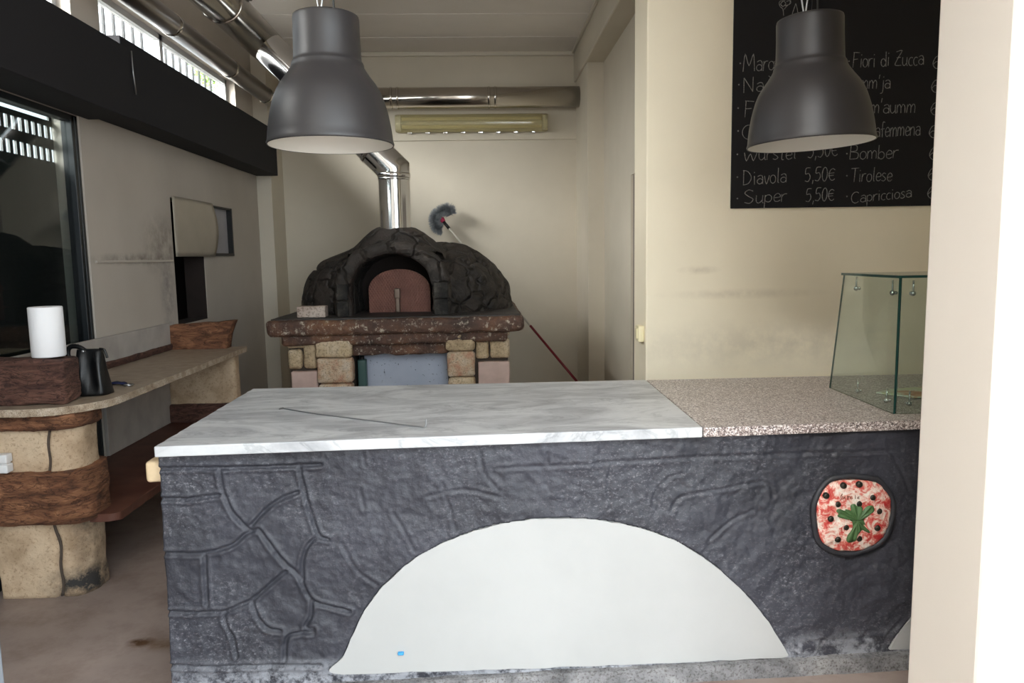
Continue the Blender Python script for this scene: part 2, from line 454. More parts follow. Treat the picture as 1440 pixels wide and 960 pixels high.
def wall_grid(ax, a, b, u0, u1, v0, v1, holes, mi=0, mb=None, maxcell=None):
    """wall normal to ax ('x' or 'y'), between a and b, u = the other horizontal axis, v = z"""
    mb = mb or MB()
    us = sorted({u0, u1} | {h[0] for h in holes} | {h[1] for h in holes})
    vs_ = sorted({v0, v1} | {h[2] for h in holes} | {h[3] for h in holes})
    us = [u for u in us if u0 <= u <= u1]; vs_ = [v for v in vs_ if v0 <= v <= v1]
    nu, nv = len(us) - 1, len(vs_) - 1
    def filled(i, j):
        if i < 0 or j < 0 or i >= nu or j >= nv: return False
        cu = (us[i] + us[i + 1]) / 2; cv = (vs_[j] + vs_[j + 1]) / 2
        return not any(h[0] < cu < h[1] and h[2] < cv < h[3] for h in holes)
    def pt(n, u, v): return (n, u, v) if ax == 'x' else (u, n, v)
    for i in range(nu):
        for j in range(nv):
            if not filled(i, j): continue
            A, B, C_, D = us[i], us[i + 1], vs_[j], vs_[j + 1]
            for nn in (a, b): mb.add([pt(nn, A, C_), pt(nn, B, C_), pt(nn, B, D), pt(nn, A, D)], [(0, 1, 2, 3)], mi)
            if not filled(i - 1, j): mb.add([pt(a, A, C_), pt(b, A, C_), pt(b, A, D), pt(a, A, D)], [(0, 1, 2, 3)], mi)
            if not filled(i + 1, j): mb.add([pt(a, B, C_), pt(b, B, C_), pt(b, B, D), pt(a, B, D)], [(0, 1, 2, 3)], mi)
            if not filled(i, j - 1): mb.add([pt(a, A, C_), pt(b, A, C_), pt(b, B, C_), pt(a, B, C_)], [(0, 1, 2, 3)], mi)
            if not filled(i, j + 1): mb.add([pt(a, A, D), pt(b, A, D), pt(b, B, D), pt(a, B, D)], [(0, 1, 2, 3)], mi)
    # weld
    key = {}; nv2 = []; mp = []
    for v in mb.v:
        k = tuple(round(c, 5) for c in v)
        if k not in key: key[k] = len(nv2); nv2.append(v)
        mp.append(key[k])
    mb.v = nv2; mb.f = [tuple(mp[i] for i in f) for f in mb.f]
    return mb

def rrect(x0, x1, y0, y1, r=(0, 0, 0, 0), step=.03, seg=8):
    """plan outline, corners (x0,y0),(x1,y0),(x1,y1),(x0,y1) with their own radii, subdivided"""
    cs = [(x0, y0, 1, 1, PI), (x1, y0, -1, 1, 1.5 * PI), (x1, y1, -1, -1, 0), (x0, y1, 1, -1, .5 * PI)]
    pts = []
    for (x, y, sx, sy, a0), rr in zip(cs, r):
        if rr <= 0: pts.append((x, y)); continue
        cx, cy = x + sx * rr, y + sy * rr
        for i in range(seg + 1):
            a = a0 + (PI / 2) * i / seg
            pts.append((cx + rr * math.cos(a), cy + rr * math.sin(a)))
    out = []
    for i, p in enumerate(pts):
        q = pts[(i + 1) % len(pts)]
        L = math.dist(p, q); k = max(1, int(L / step))
        for j in range(k): out.append((p[0] + (q[0] - p[0]) * j / k, p[1] + (q[1] - p[1]) * j / k))
    return out

def smooth_path(pts, k=6, closed=False):
    pts = [Vector(p) for p in pts]; n = len(pts); out = []
    if n < 3 and not closed: return pts
    rng = range(n) if closed else range(n - 1)
    for i in rng:
        if closed: p0, p1, p2, p3 = pts[i - 1], pts[i], pts[(i + 1) % n], pts[(i + 2) % n]
        else: p0, p1, p2, p3 = pts[max(0, i - 1)], pts[i], pts[i + 1], pts[min(n - 1, i + 2)]
        for j in range(k):
            t = j / k
            out.append(.5 * ((2 * p1) + (p2 - p0) * t + (2 * p0 - 5 * p1 + 4 * p2 - p3) * t * t + (3 * p1 - p0 - 3 * p2 + p3) * t ** 3))
    if not closed: out.append(pts[-1])
    return out

# ------------------------------------------------------------------ the setting
WX = -2.38          # face of the left wall
YB = 8.7            # face of the back wall
ZC = 3.89           # ceiling
YF0, YF1 = 1.66, 1.95     # wall with the opening the photo is taken through
XJ = P(1297, 480, 'y', YF1).x        # right jamb
XJL = P(8, 960, 'y', YF1).x          # left jamb
YM0 = 4.2; YM1 = 4.53                # wall with the menu
XM = P(909, 300, 'y', YM0).x
XR = 1.31                            # wall of the back room, right
XE = 3.1

struct(MB().box(WX - .35, XE + .3, -5, YB + .3, -.12, 0).build('floor', M['floor'], origin=(0, 0, 0)))
struct(MB().box(-14, 14, -16, 20, -.3, -.125).build('ground', M['ground']))

# ceiling, with shallow strips across
mb = MB().box(WX - .35, XE + .3, YF0, YB + .3, ZC, ZC + .15)
for yy in (4.9, 5.75, 6.55, 7.35, 8.1): mb.box(WX, 1.1, yy, yy + .42, ZC - .004, ZC + .01)
struct(mb.build('ceiling', M['ceiling']))

# left wall
CL0, CL1 = 2.86, 3.36
win_a = (1.9, 4.66); win_b = (5.0, 7.64)
door_h = (2.1, 4.655, 0.0, 2.47)
hatch_y0, hatch_y1 = 5.9, 7.3
holes = [(win_a[0], win_a[1], CL0, CL1), (win_b[0], win_b[1], CL0, CL1), door_h,
         (hatch_y0, hatch_y1, 1.64, 2.09), (5.9, 6.54, 1.1, 1.64)]
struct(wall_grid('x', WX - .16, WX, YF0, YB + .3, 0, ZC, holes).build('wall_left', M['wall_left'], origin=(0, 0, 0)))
# dark room behind the hatch
mb = MB()
mb.box(WX - .8, WX - .76, 5.7, 7.5, .9, 2.3)
mb.box(WX - .8, WX - .15, 5.7, 5.74, .9, 2.3); mb.box(WX - .8, WX - .15, 7.46, 7.5, .9, 2.3)
mb.box(WX - .8, WX - .15, 5.7, 7.5, .86, .9); mb.box(WX - .8, WX - .15, 5.7, 7.5, 2.3, 2.34)
mb.box(WX - .17, WX - .004, 6.528, 6.541, 1.1, 1.64); mb.box(WX - .17, WX - .004, 5.9, 6.54, 1.099, 1.108)
struct(mb.build('wall_recess', M['dark_niche']))
mb = MB().box(WX - .002, WX + .010, P(132, 370, 'x', WX).y + .02, 5.87, 1.595, 1.612)
struct(mb.build('trim_3', M['wall_left'], bevel=.004))

# corner pier at the back left, back wall with a ledge, right side of the back room
struct(MB().box(WX - .05, -2.225, 8.2, YB + .05, 0, ZC).build('wall_pier', M['wall']))
mb = MB().box(WX - .3, XE, YB, YB + .3, 0, ZC)
zl = P(700, 197, 'y', YB).z
mb.box(-2.225, 1.25, YB - .03, YB + .05, zl, zl + .055)
struct(mb.build('wall_back', M['wall']))
XBM = P(807, 90, 'y', YB).x
ZBM = P(807, 116, 'y', YB).z
struct(MB().box(XBM, XR + .02, YM1 - .0, YB + .02, ZBM, ZC).build('beam', M['wall'], bevel=.012))
struct(wall_grid('x', XR, XR + .25, YM1, YB + .3, 0, ZC, [(5.2, 6.42, 0, 2.27)]).build('wall_right', M['wall']))
struct(MB().box(P(827, 400, 'y', 7.8).x, XR + .05, 7.8, YB + .05, 0, ZBM).build('wall_pilaster', M['wall'], bevel=.006))
struct(MB().box(P(816, 300, 'y', 8.55).x, XR, 8.55, YB + .02, 0, ZBM - .12).build('trim_1', M['trim'], bevel=.004))
# white cove along the ceiling
mb = MB().box(WX, XBM, YB - .045, YB, ZC - .045, ZC)
mb.box(XBM - .03, XBM, YM1, YB, ZC - .03, ZC)
struct(mb.build('trim_2', M['trim'], bevel=.008))
# wall with the menu, and the walls closing the room at the right
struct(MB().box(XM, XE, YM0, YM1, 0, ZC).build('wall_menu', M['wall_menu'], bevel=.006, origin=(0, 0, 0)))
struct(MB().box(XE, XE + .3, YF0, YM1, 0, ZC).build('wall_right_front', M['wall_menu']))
struct(MB().box(XR + .25, XE, YM1, YB, ZC - .02, ZC).build('ceiling_side_room', M['ceiling']))
struct(MB().box(XR + .02, XR + .06, 5.2, 6.418, 0, 2.265).build('doorway_shade_leaf', plain('doorway_shade_tone', (120, 110, 100), .6)))  # added leaf, its dull colour stands in for shade in the open doorway
# front wall with the wide opening
mb = MB()
mb.box(XJ, XE + .3, YF0, YF1, 0, ZC)
struct(mb.build('wall_front_right', M['jamb'], bevel=.012))
struct(MB().box(XJL - .1, XJL, YF0, YF1, 0, 3.65).build('wall_front_left', M['jamb_blue'], bevel=.008))  # the gap left of this post is added to light the left side
struct(MB().box(-3.0, -2.7, -5, YF0, 0, 5.8).build('sky_blocker_left', M['jamb']))  # unseen wall, added to keep the bright left sky off the opening
struct(MB().box(-3.0, .3, -5.2, -5, 0, 6.0).build('sky_blocker_front', M['jamb']))  # added out of view, stops the hazy sky patch shining in from the front
struct(MB().box(-3.0, 4.2, -.8, YF0, 4.2, 4.3).build('sky_blocker_top', M['ceiling']))  # unseen roof, added to cut the sky light falling on the jamb
struct(MB().box(WX - .3, XJ, YF0, YF1, 3.65, ZC).build('wall_front_lintel', M['jamb']))

# clerestory windows
def clerestory(name, y0, y1, mull, nb):
    mb = MB(); x0, x1 = WX - .14, WX - .08
    t = .045
    mb.box(x0, x1, y0, y1, CL1 - t, CL1); mb.box(x0, x1, y0, y1, CL0, CL0 + t)
    mb.box(x0, x1, y0, y0 + t, CL0, CL1); mb.box(x0, x1, y1 - t, y1, CL0, CL1)
    for mm in mull: mb.box(x0, x1, mm - .03, mm + .03, CL0, CL1)
    o = struct(mb.build(name, M['white_frame']))
    mb = MB()
    for i in range(1, nb):
        yy = y0 + (y1 - y0) * i / nb
        if all(abs(yy - mm) > .05 for mm in mull): mb.box(x0 - .05, x0 - .035, yy - .009, yy + .008, CL0, CL1)
    mb.build('window_bars', M['bar'], o)
    MB().box(x0 + .03, x0 + .036, y0 + t, y1 - t, CL0 + t, CL1 - t).build('window_glass', M['glass_clear'], o)
clerestory('window_1', win_b[0], win_b[1], [P(241, 65, 'x', WX).y], 18)
clerestory('window_2', win_a[0], win_a[1], [], 18)

# glazed door of the left wall, with the perforated shutter behind it
dy0, dy1, dz1 = door_h[0], door_h[1], door_h[3]
mb = MB()
fx0, fx1 = WX - .075, WX - .01
zhd = P(40, 153, 'x', WX - .045).z
st = dy1 - P(94, 200, 'x', WX - .045).y
mb.box(fx0, fx1, dy1 - st, dy1 - .002, 0, dz1 - .002); mb.box(fx0, fx1, dy0, dy0 + .1, 0, dz1 - .002)
mb.box(fx0, fx1, dy0, dy1 - .002, zhd, dz1 - .002); mb.box(fx0, fx1, dy0, dy1 - .002, 0, .12)
mb.box(fx1 - .012, fx1 + .004, dy1 - st * .55, dy1 - st * .45, 0, dz1 - .01)
o = struct(mb.build('door_1', M['black_frame'], bevel=.006))
MB().box(WX - .05, WX - .042, dy0 + .1, dy1 - st, .12, zhd).build('door_glass', M['glass_dark'], o)
sx = WX - .165
ys0 = P(73, 190, 'x', sx).y
rows = []
zr = [P(40, 178, 'x', sx).z, P(40, 211, 'x', sx).z]
for zc in zr:
    nsl = 34
    for i in range(nsl):
        yy = ys0 - i * .062
        rows.append((yy - .017, yy + .017, zc - .037, zc + .037))
holes = [r for r in rows if r[0] > dy0]
zt = P(40, 158, 'x', sx).z
holes.append((dy0, ys0 - .02, zt - .012, zt + .012))
sh = wall_grid('x', sx - .012, sx, dy0 - .05, dy1 + .05, 0, 2.6, holes)
sh.build('door_shutter', M['dark'], o)

# black boxes hiding the shutters, above the left wall's openings
b1z = P(184, 168, 'y', 4.755)
o = MB().box(WX + .001, P(184, 168, 'y', 4.755).x + .01, YF1 + .001, 4.755, 2.468, 2.892).build('shutter_box', M['black_panel'], bevel=.006)
tag(o, 'nearer matt black box beam high on the left wall, above the glazed door', 'shutter box', None)
r = thing('shutter_box', 'longer matt black box beam behind the nearer one, running to the back corner', 'shutter box', (WX + .12, 6.5, 2.49))
MB().box(WX + .001, -2.15, 4.757, 8.199, 2.492, 2.965).build('box_panel', M['black_panel'], r, bevel=.005)
mb = MB()
q = P(186, 95, 'x', -2.148)
mb.tube([q + Vector((.002, .0, .1)), q + Vector((.003, .0, -.03)), q + Vector((.003, .02, -.16))], .004, 6)
mb.build('bolt', M['steel_wire'], r)

# ------------------------------------------------------------------ ventilation ducts
def ring(mb, p, d, r, w=.02, k=1.05, n=32, mi=0):
    d = Vector(d).normalized(); p = Vector(p)
    mb.tube([p - d * w, p - d * w * .6, p + d * w * .6, p + d * w], [r * 1.0, r * k, r * k, r * 1.0], n, mi)
ax_, az_ = -2.11, 3.235
ra = .078
r = thing('ventilation_duct', 'thin dull metal duct running beside the high barred windows', 'duct', (ax_, 5, az_))
MB().tube([(ax_, YF1 + .02, az_), (ax_, 8.19, az_)], ra, 32).build('pipe', M['duct_grey'], r)
for yy in (P(240, 30, 'x', ax_).y, P(322, 90, 'x', ax_).y, P(372, 128, 'x', ax_).y):
    mb = MB(); ring(mb, (ax_, yy, az_), (0, 1, 0), ra, .025, 1.06); mb.build('joint_ring', M['stainless'], r)
bx_, bz_, rb = -1.82, 3.45, .148
r = thing('ventilation_duct', 'wide shiny steel duct hung below the ceiling along the left side', 'duct', (bx_, 5, bz_))
MB().tube([(bx_, YF1 + .02, bz_), (bx_, 8.42, bz_)], rb, 48).build('pipe', M['stainless'], r)
for yy in (5.65,):
    mb = MB(); ring(mb, (bx_, yy, bz_), (0, 1, 0), rb, .012, 1.05); mb.build('joint_ring', M['stainless'], r)
hp = P(376, 10, 'x', bx_ + rb * .8)
mb = MB().tube([(bx_ + .1, 5.95, bz_ + rb * .6), (bx_ + .1, 5.95, ZC)], .006, 8)
mb.build('hanger_rod', M['black_plastic'], r)
MB().rbox(bx_ + .07, bx_ + .13, 5.92, 5.98, bz_ + rb * .72, bz_ + rb * .72 + .05, .01, .02).build('hanger_clip', M['black_plastic'], r)
zp = P(680, 137, 'y', 8.42).z
rp = .112
r = thing('ventilation_duct', 'horizontal shiny duct crossing the back wall above the tube light', 'duct', (-.3, 8.42, zp - rp))
x_end = P(816, 137, 'y', 8.42).x
MB().tube([(bx_ + rb, 8.42, zp), (x_end + .08, 8.42, zp)], rp, 48).build('pipe', M['stainless'], r)
for px in (555, 692):
    xx = P(px, 140, 'y', 8.42).x
    mb = MB(); ring(mb, (xx - .035, 8.42, zp), (1, 0, 0), rp, .014, 1.05); ring(mb, (xx + .035, 8.42, zp), (1, 0, 0), rp, .014, 1.05)
    mb.build('joint_ring', M['stainless'], r)

# ------------------------------------------------------------------ tube light on the back wall
pl_ = P(557, 175, 'y', YB - .06); pr_ = P(769, 171, 'y', YB - .06)
zc = (pl_.z + pr_.z) / 2; hh = .098
r = thing('tube_light', 'long yellowed double tube light fixed high on the back wall', 'light', ((pl_.x + pr_.x) / 2, YB, zc - hh))
MB().rbox(pl_.x, pr_.x, YB - .05, YB - .003, zc - hh, zc + hh, .02, .1).build('housing', plain('grey_housing', (196, 188, 160), .5), r)
for dz in (.035, -.035): MB().tube([(pl_.x + .07, YB - .08, zc + dz), (pr_.x - .07, YB - .08, zc + dz)], .015, 16).build('tube', M['tube'], r)
for xx in (pl_.x + .03, pr_.x - .03):
    MB().rbox(xx - .03, xx + .03, YB - .1, YB - .05, zc - hh * .7, zc + hh * .7, .012, .03).build('tube_holder', M['white_plastic'], r)
mb = MB()
prof = [(-hh, .0), (-hh, .03), (-hh * .86, .07), (-hh * .5, .098), (0, .105), (hh * .5, .098), (hh * .86, .07), (hh, .03), (hh, 0)]
vs = []; fs = []
xs = [pl_.x - .004, pl_.x + .02] + [pl_.x + .02 + (pr_.x - pl_.x - .04) * i / 10 for i in range(1, 10)] + [pr_.x - .02, pr_.x + .004]
for i, x in enumerate(xs):
    k = .86 if i in (0, len(xs) - 1) else 1
    for (dz, dy) in prof: vs.append((x, YB - .05 - dy * k, zc + dz * (.97 if k < 1 else 1)))
L = len(prof)
for i in range(len(xs) - 1):
    for j in range(L - 1): fs.append((i * L + j, i * L + j + 1, (i + 1) * L + j + 1, (i + 1) * L + j))
fs.append(tuple(range(L))); fs.append(tuple((len(xs) - 1) * L + j for j in range(L)))
mb.add(vs, fs, 0, True); mb.build('cover', M['cover'], r)
for i in range(8):
    xx = pl_.x + .15 + i * (pr_.x - pl_.x - .3) / 7
    MB().rbox(xx - .025, xx + .025, YB - .06, YB - .02, zc - hh - .012, zc - hh + .012, .004, .02).build('clip', M['chrome'], r)

# ------------------------------------------------------------------ pizza oven
YS = 5.86                     # front of the oven's shelf
ZS = P(560, 447, 'y', YS).z   # top of the shelf
sx0 = P(373, 455, 'y', YS).x; sx1 = P(738, 455, 'y', YS).x
SYB = 7.95
dcx = P(576, 440, 'y', 7.0).x; dcy = 7.0
dr = (P(720, 430, 'y', 7.0).x - P(431, 430, 'y', 7.0).x) / 2
dh = P(640, 338, 'y', 7.0).z - ZS
R = thing('pizza_oven', 'black domed wood-fired pizza oven on a stone-clad base against the back wall', 'oven', (dcx, dcy, 0))
# dome
def dome_fn(p):
    q = Vector(p)
    nn = noise.noise(q * 3.0) * .035 + noise.noise(q * 8 + Vector((3, 1, 2))) * .018
    c = noise.voronoi(q * 3.4 + Vector((1, 4, 2)))[0]
    e = c[1] - c[0]
    nn -= .03 * max(0, 1 - e / .09)
    d = Vector((q.x - dcx, q.y - dcy, q.z - ZS + .3)).normalized()
    return q + d * nn
mb = MB(); prof = []
K = 60
for i in range(K + 1):
    a = PI / 2 * i / K
    e = 2 / 2.45
    prof.append((max(1e-3, dr * math.cos(a) ** e), ZS - .01 + (dh + .01) * math.sin(a) ** e))
mb.lathe(prof, dcx, dcy, 140, fn=dome_fn)
# the mouth is open through the dome
_aL = P(493, 440, 'y', 6.04).x; _aR = P(608, 440, 'y', 6.04).x; _zt = P(553, 357, 'y', 6.04).z
keep = []
for k, f in enumerate(mb.f):
    c = sum((Vector(mb.v[i]) for i in f), Vector()) / len(f)
    ex_ = (c.x - (_aL + _aR) / 2) / ((_aR - _aL) / 2 + .02)
    ez_ = max(0, c.z - ZS - .2) / (_zt - ZS - .2 + .03)
    if not (ex_ ** 2 + ez_ ** 2 < 1 and c.y < 6.9): keep.append(k)
mb.f = [mb.f[k] for k in keep]; mb.mi = [mb.mi[k] for k in keep]; mb.sm = [mb.sm[k] for k in keep]
mb.build('dome', M['oven'], R)
# porch arch
YP0, YP1 = 6.04, 6.75
aL = P(493, 440, 'y', YP0).x; aR = P(608, 440, 'y', YP0).x
acx = (aL + aR) / 2; ari = (aR - aL) / 2; azt = P(553, 357, 'y', YP0).z
oL = P(471, 440, 'y', YP0).x; oR = P(635, 440, 'y', YP0).x
ozt = P(545, 338, 'y', YP0).z
def arch_pt(t, ro, zt, spring):
    """t 0..1 from left foot over the top to right foot; straight legs to the spring line"""
    leg = spring - ZS
    if t < .2: return (-ro, ZS + leg * t / .2)
    if t > .8: return (ro, ZS + leg * (1 - t) / .2)
    a = PI * (t - .2) / .6
    return (-ro * math.cos(a), spring + (zt - spring) * math.sin(a) ** .9)
mb = MB(); vs = []; fs = []
NT, = (72,)
secs = [(0, YP1), (0, YP0 + .2), (0, YP0 + .05), (.12, YP0 + .012), (.35, YP0), (.65, YP0 - .012), (.88, YP0), (1, YP0 + .05), (1, YP0 + .12), (.96, YP0 + .25), (.95, YP0 + .4), (.95, YP1)]
for i in range(NT + 1):
    t = i / NT
    xi, zi = arch_pt(t, ari, azt, ZS + .2); xo, zo = arch_pt(t, (oR - oL) / 2, ozt, ZS + .2)
    xi += acx; xo += (oL + oR) / 2
    for (k, yy) in secs:
        q = Vector((xi + (xo - xi) * k, yy, zi + (zo - zi) * k))
        nn = noise.noise_vector(q * 5) * .018 + noise.noise_vector(q * 14) * .009
        # joints between the arch stones
        jn = abs(((t * 11) % 1) - .5)
        if k > .1 and jn < .08: q.y += .015; q.z -= .006
        vs.append(q + nn)
S_ = len(secs)
for i in range(NT):
    for j in range(S_ - 1): fs.append((i * S_ + j, (i + 1) * S_ + j, (i + 1) * S_ + j + 1, i * S_ + j + 1))
mb.add(vs, fs, 0, True)
mb.build('arch', M['oven'], R)
# square black tiles at the feet of the arch, with white scrapes
for (a, b) in ((474, 492), (610, 632)):
    mb = MB()
    x0 = P(a, 440, 'y', YP0).x; x1 = P(b, 440, 'y', YP0).x
    for k in range(2):
        mb.rbox(x0 + .006, x1 - .006, YP0 - .035, YP0 + .03, ZS + .005 + k * .135, ZS + .132 + k * .135, .012, .03, .003, 12, k)
    mb.build('foot_tile', M['charred'], R)
# back of the mouth + door
YD = 6.42
mb = MB().box(acx - .42, acx + .42, 6.74, 6.77, ZS, ZS + .56); mb.build('mouth_back', M['dark_niche'], R)
dl = P(520, 440, 'y', YD).x; dr_ = P(606, 440, 'y', YD).x; dzt = P(562, 378, 'y', YD).z
dxc = (dl + dr_) / 2; dwr = (dr_ - dl) / 2
pts = [(-1, 0)]
for i in range(25):
    a = PI * i / 24
    pts.append((-math.cos(a), None if False else math.sin(a)))
pts.append((1, 0))
mb = MB(); zsp = ZS + .2
ring_pts = [(dl, ZS - .0)] + [(dxc - dwr * math.cos(PI * i / 24), zsp + (dzt - zsp) * math.sin(PI * i / 24)) for i in range(25)] + [(dr_, ZS)]
nn_ = len(ring_pts)
vs = [(x, YD - .012, z) for x, z in ring_pts] + [(x, YD + .01, z) for x, z in ring_pts]
fs = [tuple(range(nn_)), tuple(reversed(range(nn_, 2 * nn_)))] + [(i, (i + 1) % nn_, nn_ + (i + 1) % nn_, nn_ + i) for i in range(nn_)]
mb.add(vs, fs); dm = mb.build('door', M['tread'], R)
hx = P(560, 420, 'y', YD).x
mb = MB().rbox(hx - .018, hx + .018, YD - .06, YD - .012, ZS + .01, P(560, 417, 'y', YD).z, .008, .03)
mb.rbox(hx - .024, hx + .024, YD - .075, YD - .03, P(560, 417, 'y', YD).z - .01, P(560, 405, 'y', YD).z, .008, .03)
mb.build('handle', plain('dull_steel_handle', (120, 104, 92), .5, .6), dm)
# mound round the flue
YFL = 6.42
fxc = P(556, 300, 'y', YFL).x; frr = 21.5 / F * YFL
mzt = P(556, 318, 'y', YFL).z
def mound_fn(p):
    q = Vector(p)
    if q.y < YFL - .1: q.z = max(q.z, mzt - .225)
    return q + noise.noise_vector(q * 4) * .025 + noise.noise_vector(q * 11) * .012
prof = [(.43, mzt - .27), (.405, mzt - .205), (.36, mzt - .165), (.29, mzt - .10), (.225, mzt - .045), (.18, mzt - .012), (frr + .01, mzt), (.05, mzt)]
mb = MB().lathe(prof, fxc, YFL + .06, 64, fn=mound_fn); mb.build('chimney_mound', M['oven'], R)
# shelf: thick lip, lower moulding, lintel
mb = MB().rbox(sx0, sx1, YS, SYB, P(560, 470, 'y', YS).z, ZS - .004, .04, .05, .014, 5, 2)
mb.build('shelf', M['shelf'], R)
mb = MB().rbox(sx0 + .03, sx1 - .03, YS + .045, SYB - .02, ZS - .03, ZS + .006, .008, .08, .004, 6, 9)
mb.build('shelf_top', M['shelf_top'], R)
mb = MB().rbox(sx0 + .1, sx1 - .13, YS + .06, SYB - .05, P(560, 484, 'y', YS + .06).z, P(560, 466, 'y', YS + .06).z, .03, .05, .012, 6, 4)
mb.build('shelf_moulding', M['shelf'], R)
YT = YS + .12
lx0 = P(494, 485, 'y', YT).x; lx1 = P(630, 485, 'y', YT).x
mb = MB().rbox(lx0, lx1, YT + .02, YT + .3, P(560, 499, 'y', YT).z, P(560, 478, 'y', YT).z, .02, .03, .012, 9, 5)
mb.build('lintel', M['shelf'], R)
# base: mortared body with cladding stones
def pz(py): return P(560, py, 'y', YT).z
def pxx(px): return P(px, 510, 'y', YT).x
def pier(x_in, spans):
    mb = MB()
    a, b = x_in
    mb.box(pxx(a) + .02, pxx(b) - .02, YT + .045, SYB - .25, 0, P(560, 478, 'y', YT).z, 3)
    for k, (x0, x1, y0, y1, mi, dep) in enumerate(spans):
        z1 = pz(y0); z0 = max(0.0, pz(y1)) if y1 < 900 else 0.0
        mb.rbox(pxx(x0) + .002, pxx(x1) - .002, YT - dep, YT + .07, z0 + .002, z1 - .002, .028 if mi < 2 else .01, .022, .008 if mi < 2 else .003, 11, k * 3.3, mi)
    return mb
mats4 = [M['yellow_stone'], M['pink_stone'], M['pink_tile'], M['mortar']]
mb = pier((402, 498), [
    (445, 497, 474, 500, 0, .06), (446, 497, 500, 536, 1, .06), (447, 496, 536, 575, 1, .055), (448, 496, 575, 700, 0, .055),
    (404, 431, 476, 487, 0, .0), (404, 425, 488, 516, 0, .0), (427, 445, 476, 516, 0, .005), (408, 446, 519, 575, 2, .0), (408, 446, 577, 700, 2, 0)])
mb.build('pier', mats4, R)
mb = pier((626, 718), [
    (628, 668, 468, 495, 0, .06), (629, 668, 495, 531, 1, .06), (630, 668, 531, 575, 0, .055), (630, 668, 575, 700, 1, .055),
    (669, 688, 468, 507, 0, 0), (690, 717, 466, 476, 0, .01), (689, 717, 477, 507, 0, .005), (672, 717, 511, 575, 2, .01), (672, 717, 577, 700, 2, .0)])
mb.build('pier', mats4, R)
mb = MB().box(pxx(497), pxx(630), SYB - .3, SYB - .26, 0, ZS - .12); mb.build('base_back', M['mortar'], R)
# speckled slab standing in the wood store, a post, a teal can
YW = YT + .2
o = MB().rbox(P(506, 520, 'y', YW).x, P(634, 520, 'y', YW).x, YW, YW + .03, 0, P(560, 497, 'y', YW).z, .004, .2).build('terrazzo_board', M['terrazzo'])
tag(o, 'pale blue-grey speckled panel standing under the pizza oven', 'panel')
yc = YT + .13
r = thing('canister', 'dark teal plastic canister under the oven, at the left of the pale panel', 'canister', (P(510, 520, 'y', yc).x, yc, 0))
cx = P(510, 520, 'y', yc).x
MB().rbox(cx - .035, cx + .035, yc - .04, yc + .04, .0, P(510, 505, 'y', yc).z, .012, .05).build('body', M['teal'], r)
MB().lathe([(.001, P(510, 505, 'y', yc).z + .03), (.018, P(510, 505, 'y', yc).z + .03), (.018, P(510, 505, 'y', yc).z - .01)], cx, yc, 16).build('cap', M['black_plastic'], r)
# loose pale brick on the shelf
yb_ = YS + .14
x0 = P(417, 440, 'y', yb_).x; x1 = P(457, 440, 'y', yb_).x
o = MB().rbox(x0, x1, yb_, yb_ + .13, ZS + .006, P(437, 431, 'y', yb_).z, .008, .03, .003, 14).build('stone_block', stone('pale_veined_stone', (170, 150, 138), (190, 172, 160), (206, 194, 184), 18, .8, .3))
tag(o, 'small pale pinkish stone block lying on the left end of the oven shelf', 'stone')
# flue
fz = P(556, 247, 'y', YFL).z
zj = bz_ - .02
dx = (zj - fz)
R2 = thing('oven_flue', 'shiny steel flue pipe rising from the pizza oven and bending left', 'flue', (fxc, YFL, mzt))
tipx = bx_ + rb * .75
ftip = Vector((tipx, YFL, fz + (fxc - tipx)))
MB().tube([(fxc, YFL, mzt - .06), (fxc, YFL, fz - .0)], frr, 48, cap=False).build('pipe', M['chrome'], R2)
mid = Vector((fxc - .035, YFL, fz + .10)); b2 = mid + Vector((-.12, 0, .12))
MB().tube([(fxc, YFL, fz), (fxc, YFL, fz + .05), (fxc - .10, YFL, fz + .15), (fxc - .17, YFL, fz + .22)], frr * 1.015, 48, cap=False).build('elbow', M['chrome'], R2)
MB().tube([(fxc - .16, YFL, fz + .21), (tipx, YFL, fz + .05 + (fxc - tipx))], frr, 48, cap=False).build('pipe', M['chrome'], R2)
mb = MB(); ring(mb, (fxc, YFL, fz), (0, 0, 1), frr, .022, 1.05, 48); ring(mb, (fxc, YFL, fz - .03), (0, 0, 1), frr, .01, 1.03, 48); mb.build('joint_ring', M['chrome'], R2)
mb = MB(); ring(mb, (fxc - .17, YFL, fz + .22), (-1, 0, 1), frr, .02, 1.06, 48); mb.build('joint_ring', M['chrome'], R2)

# ------------------------------------------------------------------ cobweb brush leaning behind the oven
T = P(640, 331, 'y', 8.45); B = P(836, 564, 'z', 0.012)
B = Vector((min(B.x, XR - .03), 7.72, .0))
tl = (T - B)
T2 = P(624, 312, 'y', 8.49)
d = (T2 - B).normalized(); Ltot = (T2 - B).length
R3 = thing('cobweb_brush', 'long red and white pole with a curved grey bristle head, leaning behind the oven', 'brush', B)
MB().tube([B, B + d * Ltot * .42], .014, 12).build('pole_lower', M['red_pole'], R3)
MB().tube([B + d * Ltot * .4, T2], .010, 12).build('pole_upper', M['white_pole'], R3)
MB().tube([T2 - d * .1, T2 - d * .0], [.018, .018], 12).build('grip', M['black_plastic'], R3)
MB().tube([T2, T2 + d * .04, T2 + d * .1], [.024, .034, .03], 12).build('connector', M['pink'], R3)
yq = T2.y - .01
cl = [P(x, y, 'y', yq) for x, y in ((634, 301), (631, 294), (622, 296), (614, 302), (611, 311), (615, 320), (621, 322))]
cl = smooth_path(cl, 8)
mb = MB(); mb.tube(cl, .012, 8)
rs = random.Random(3)
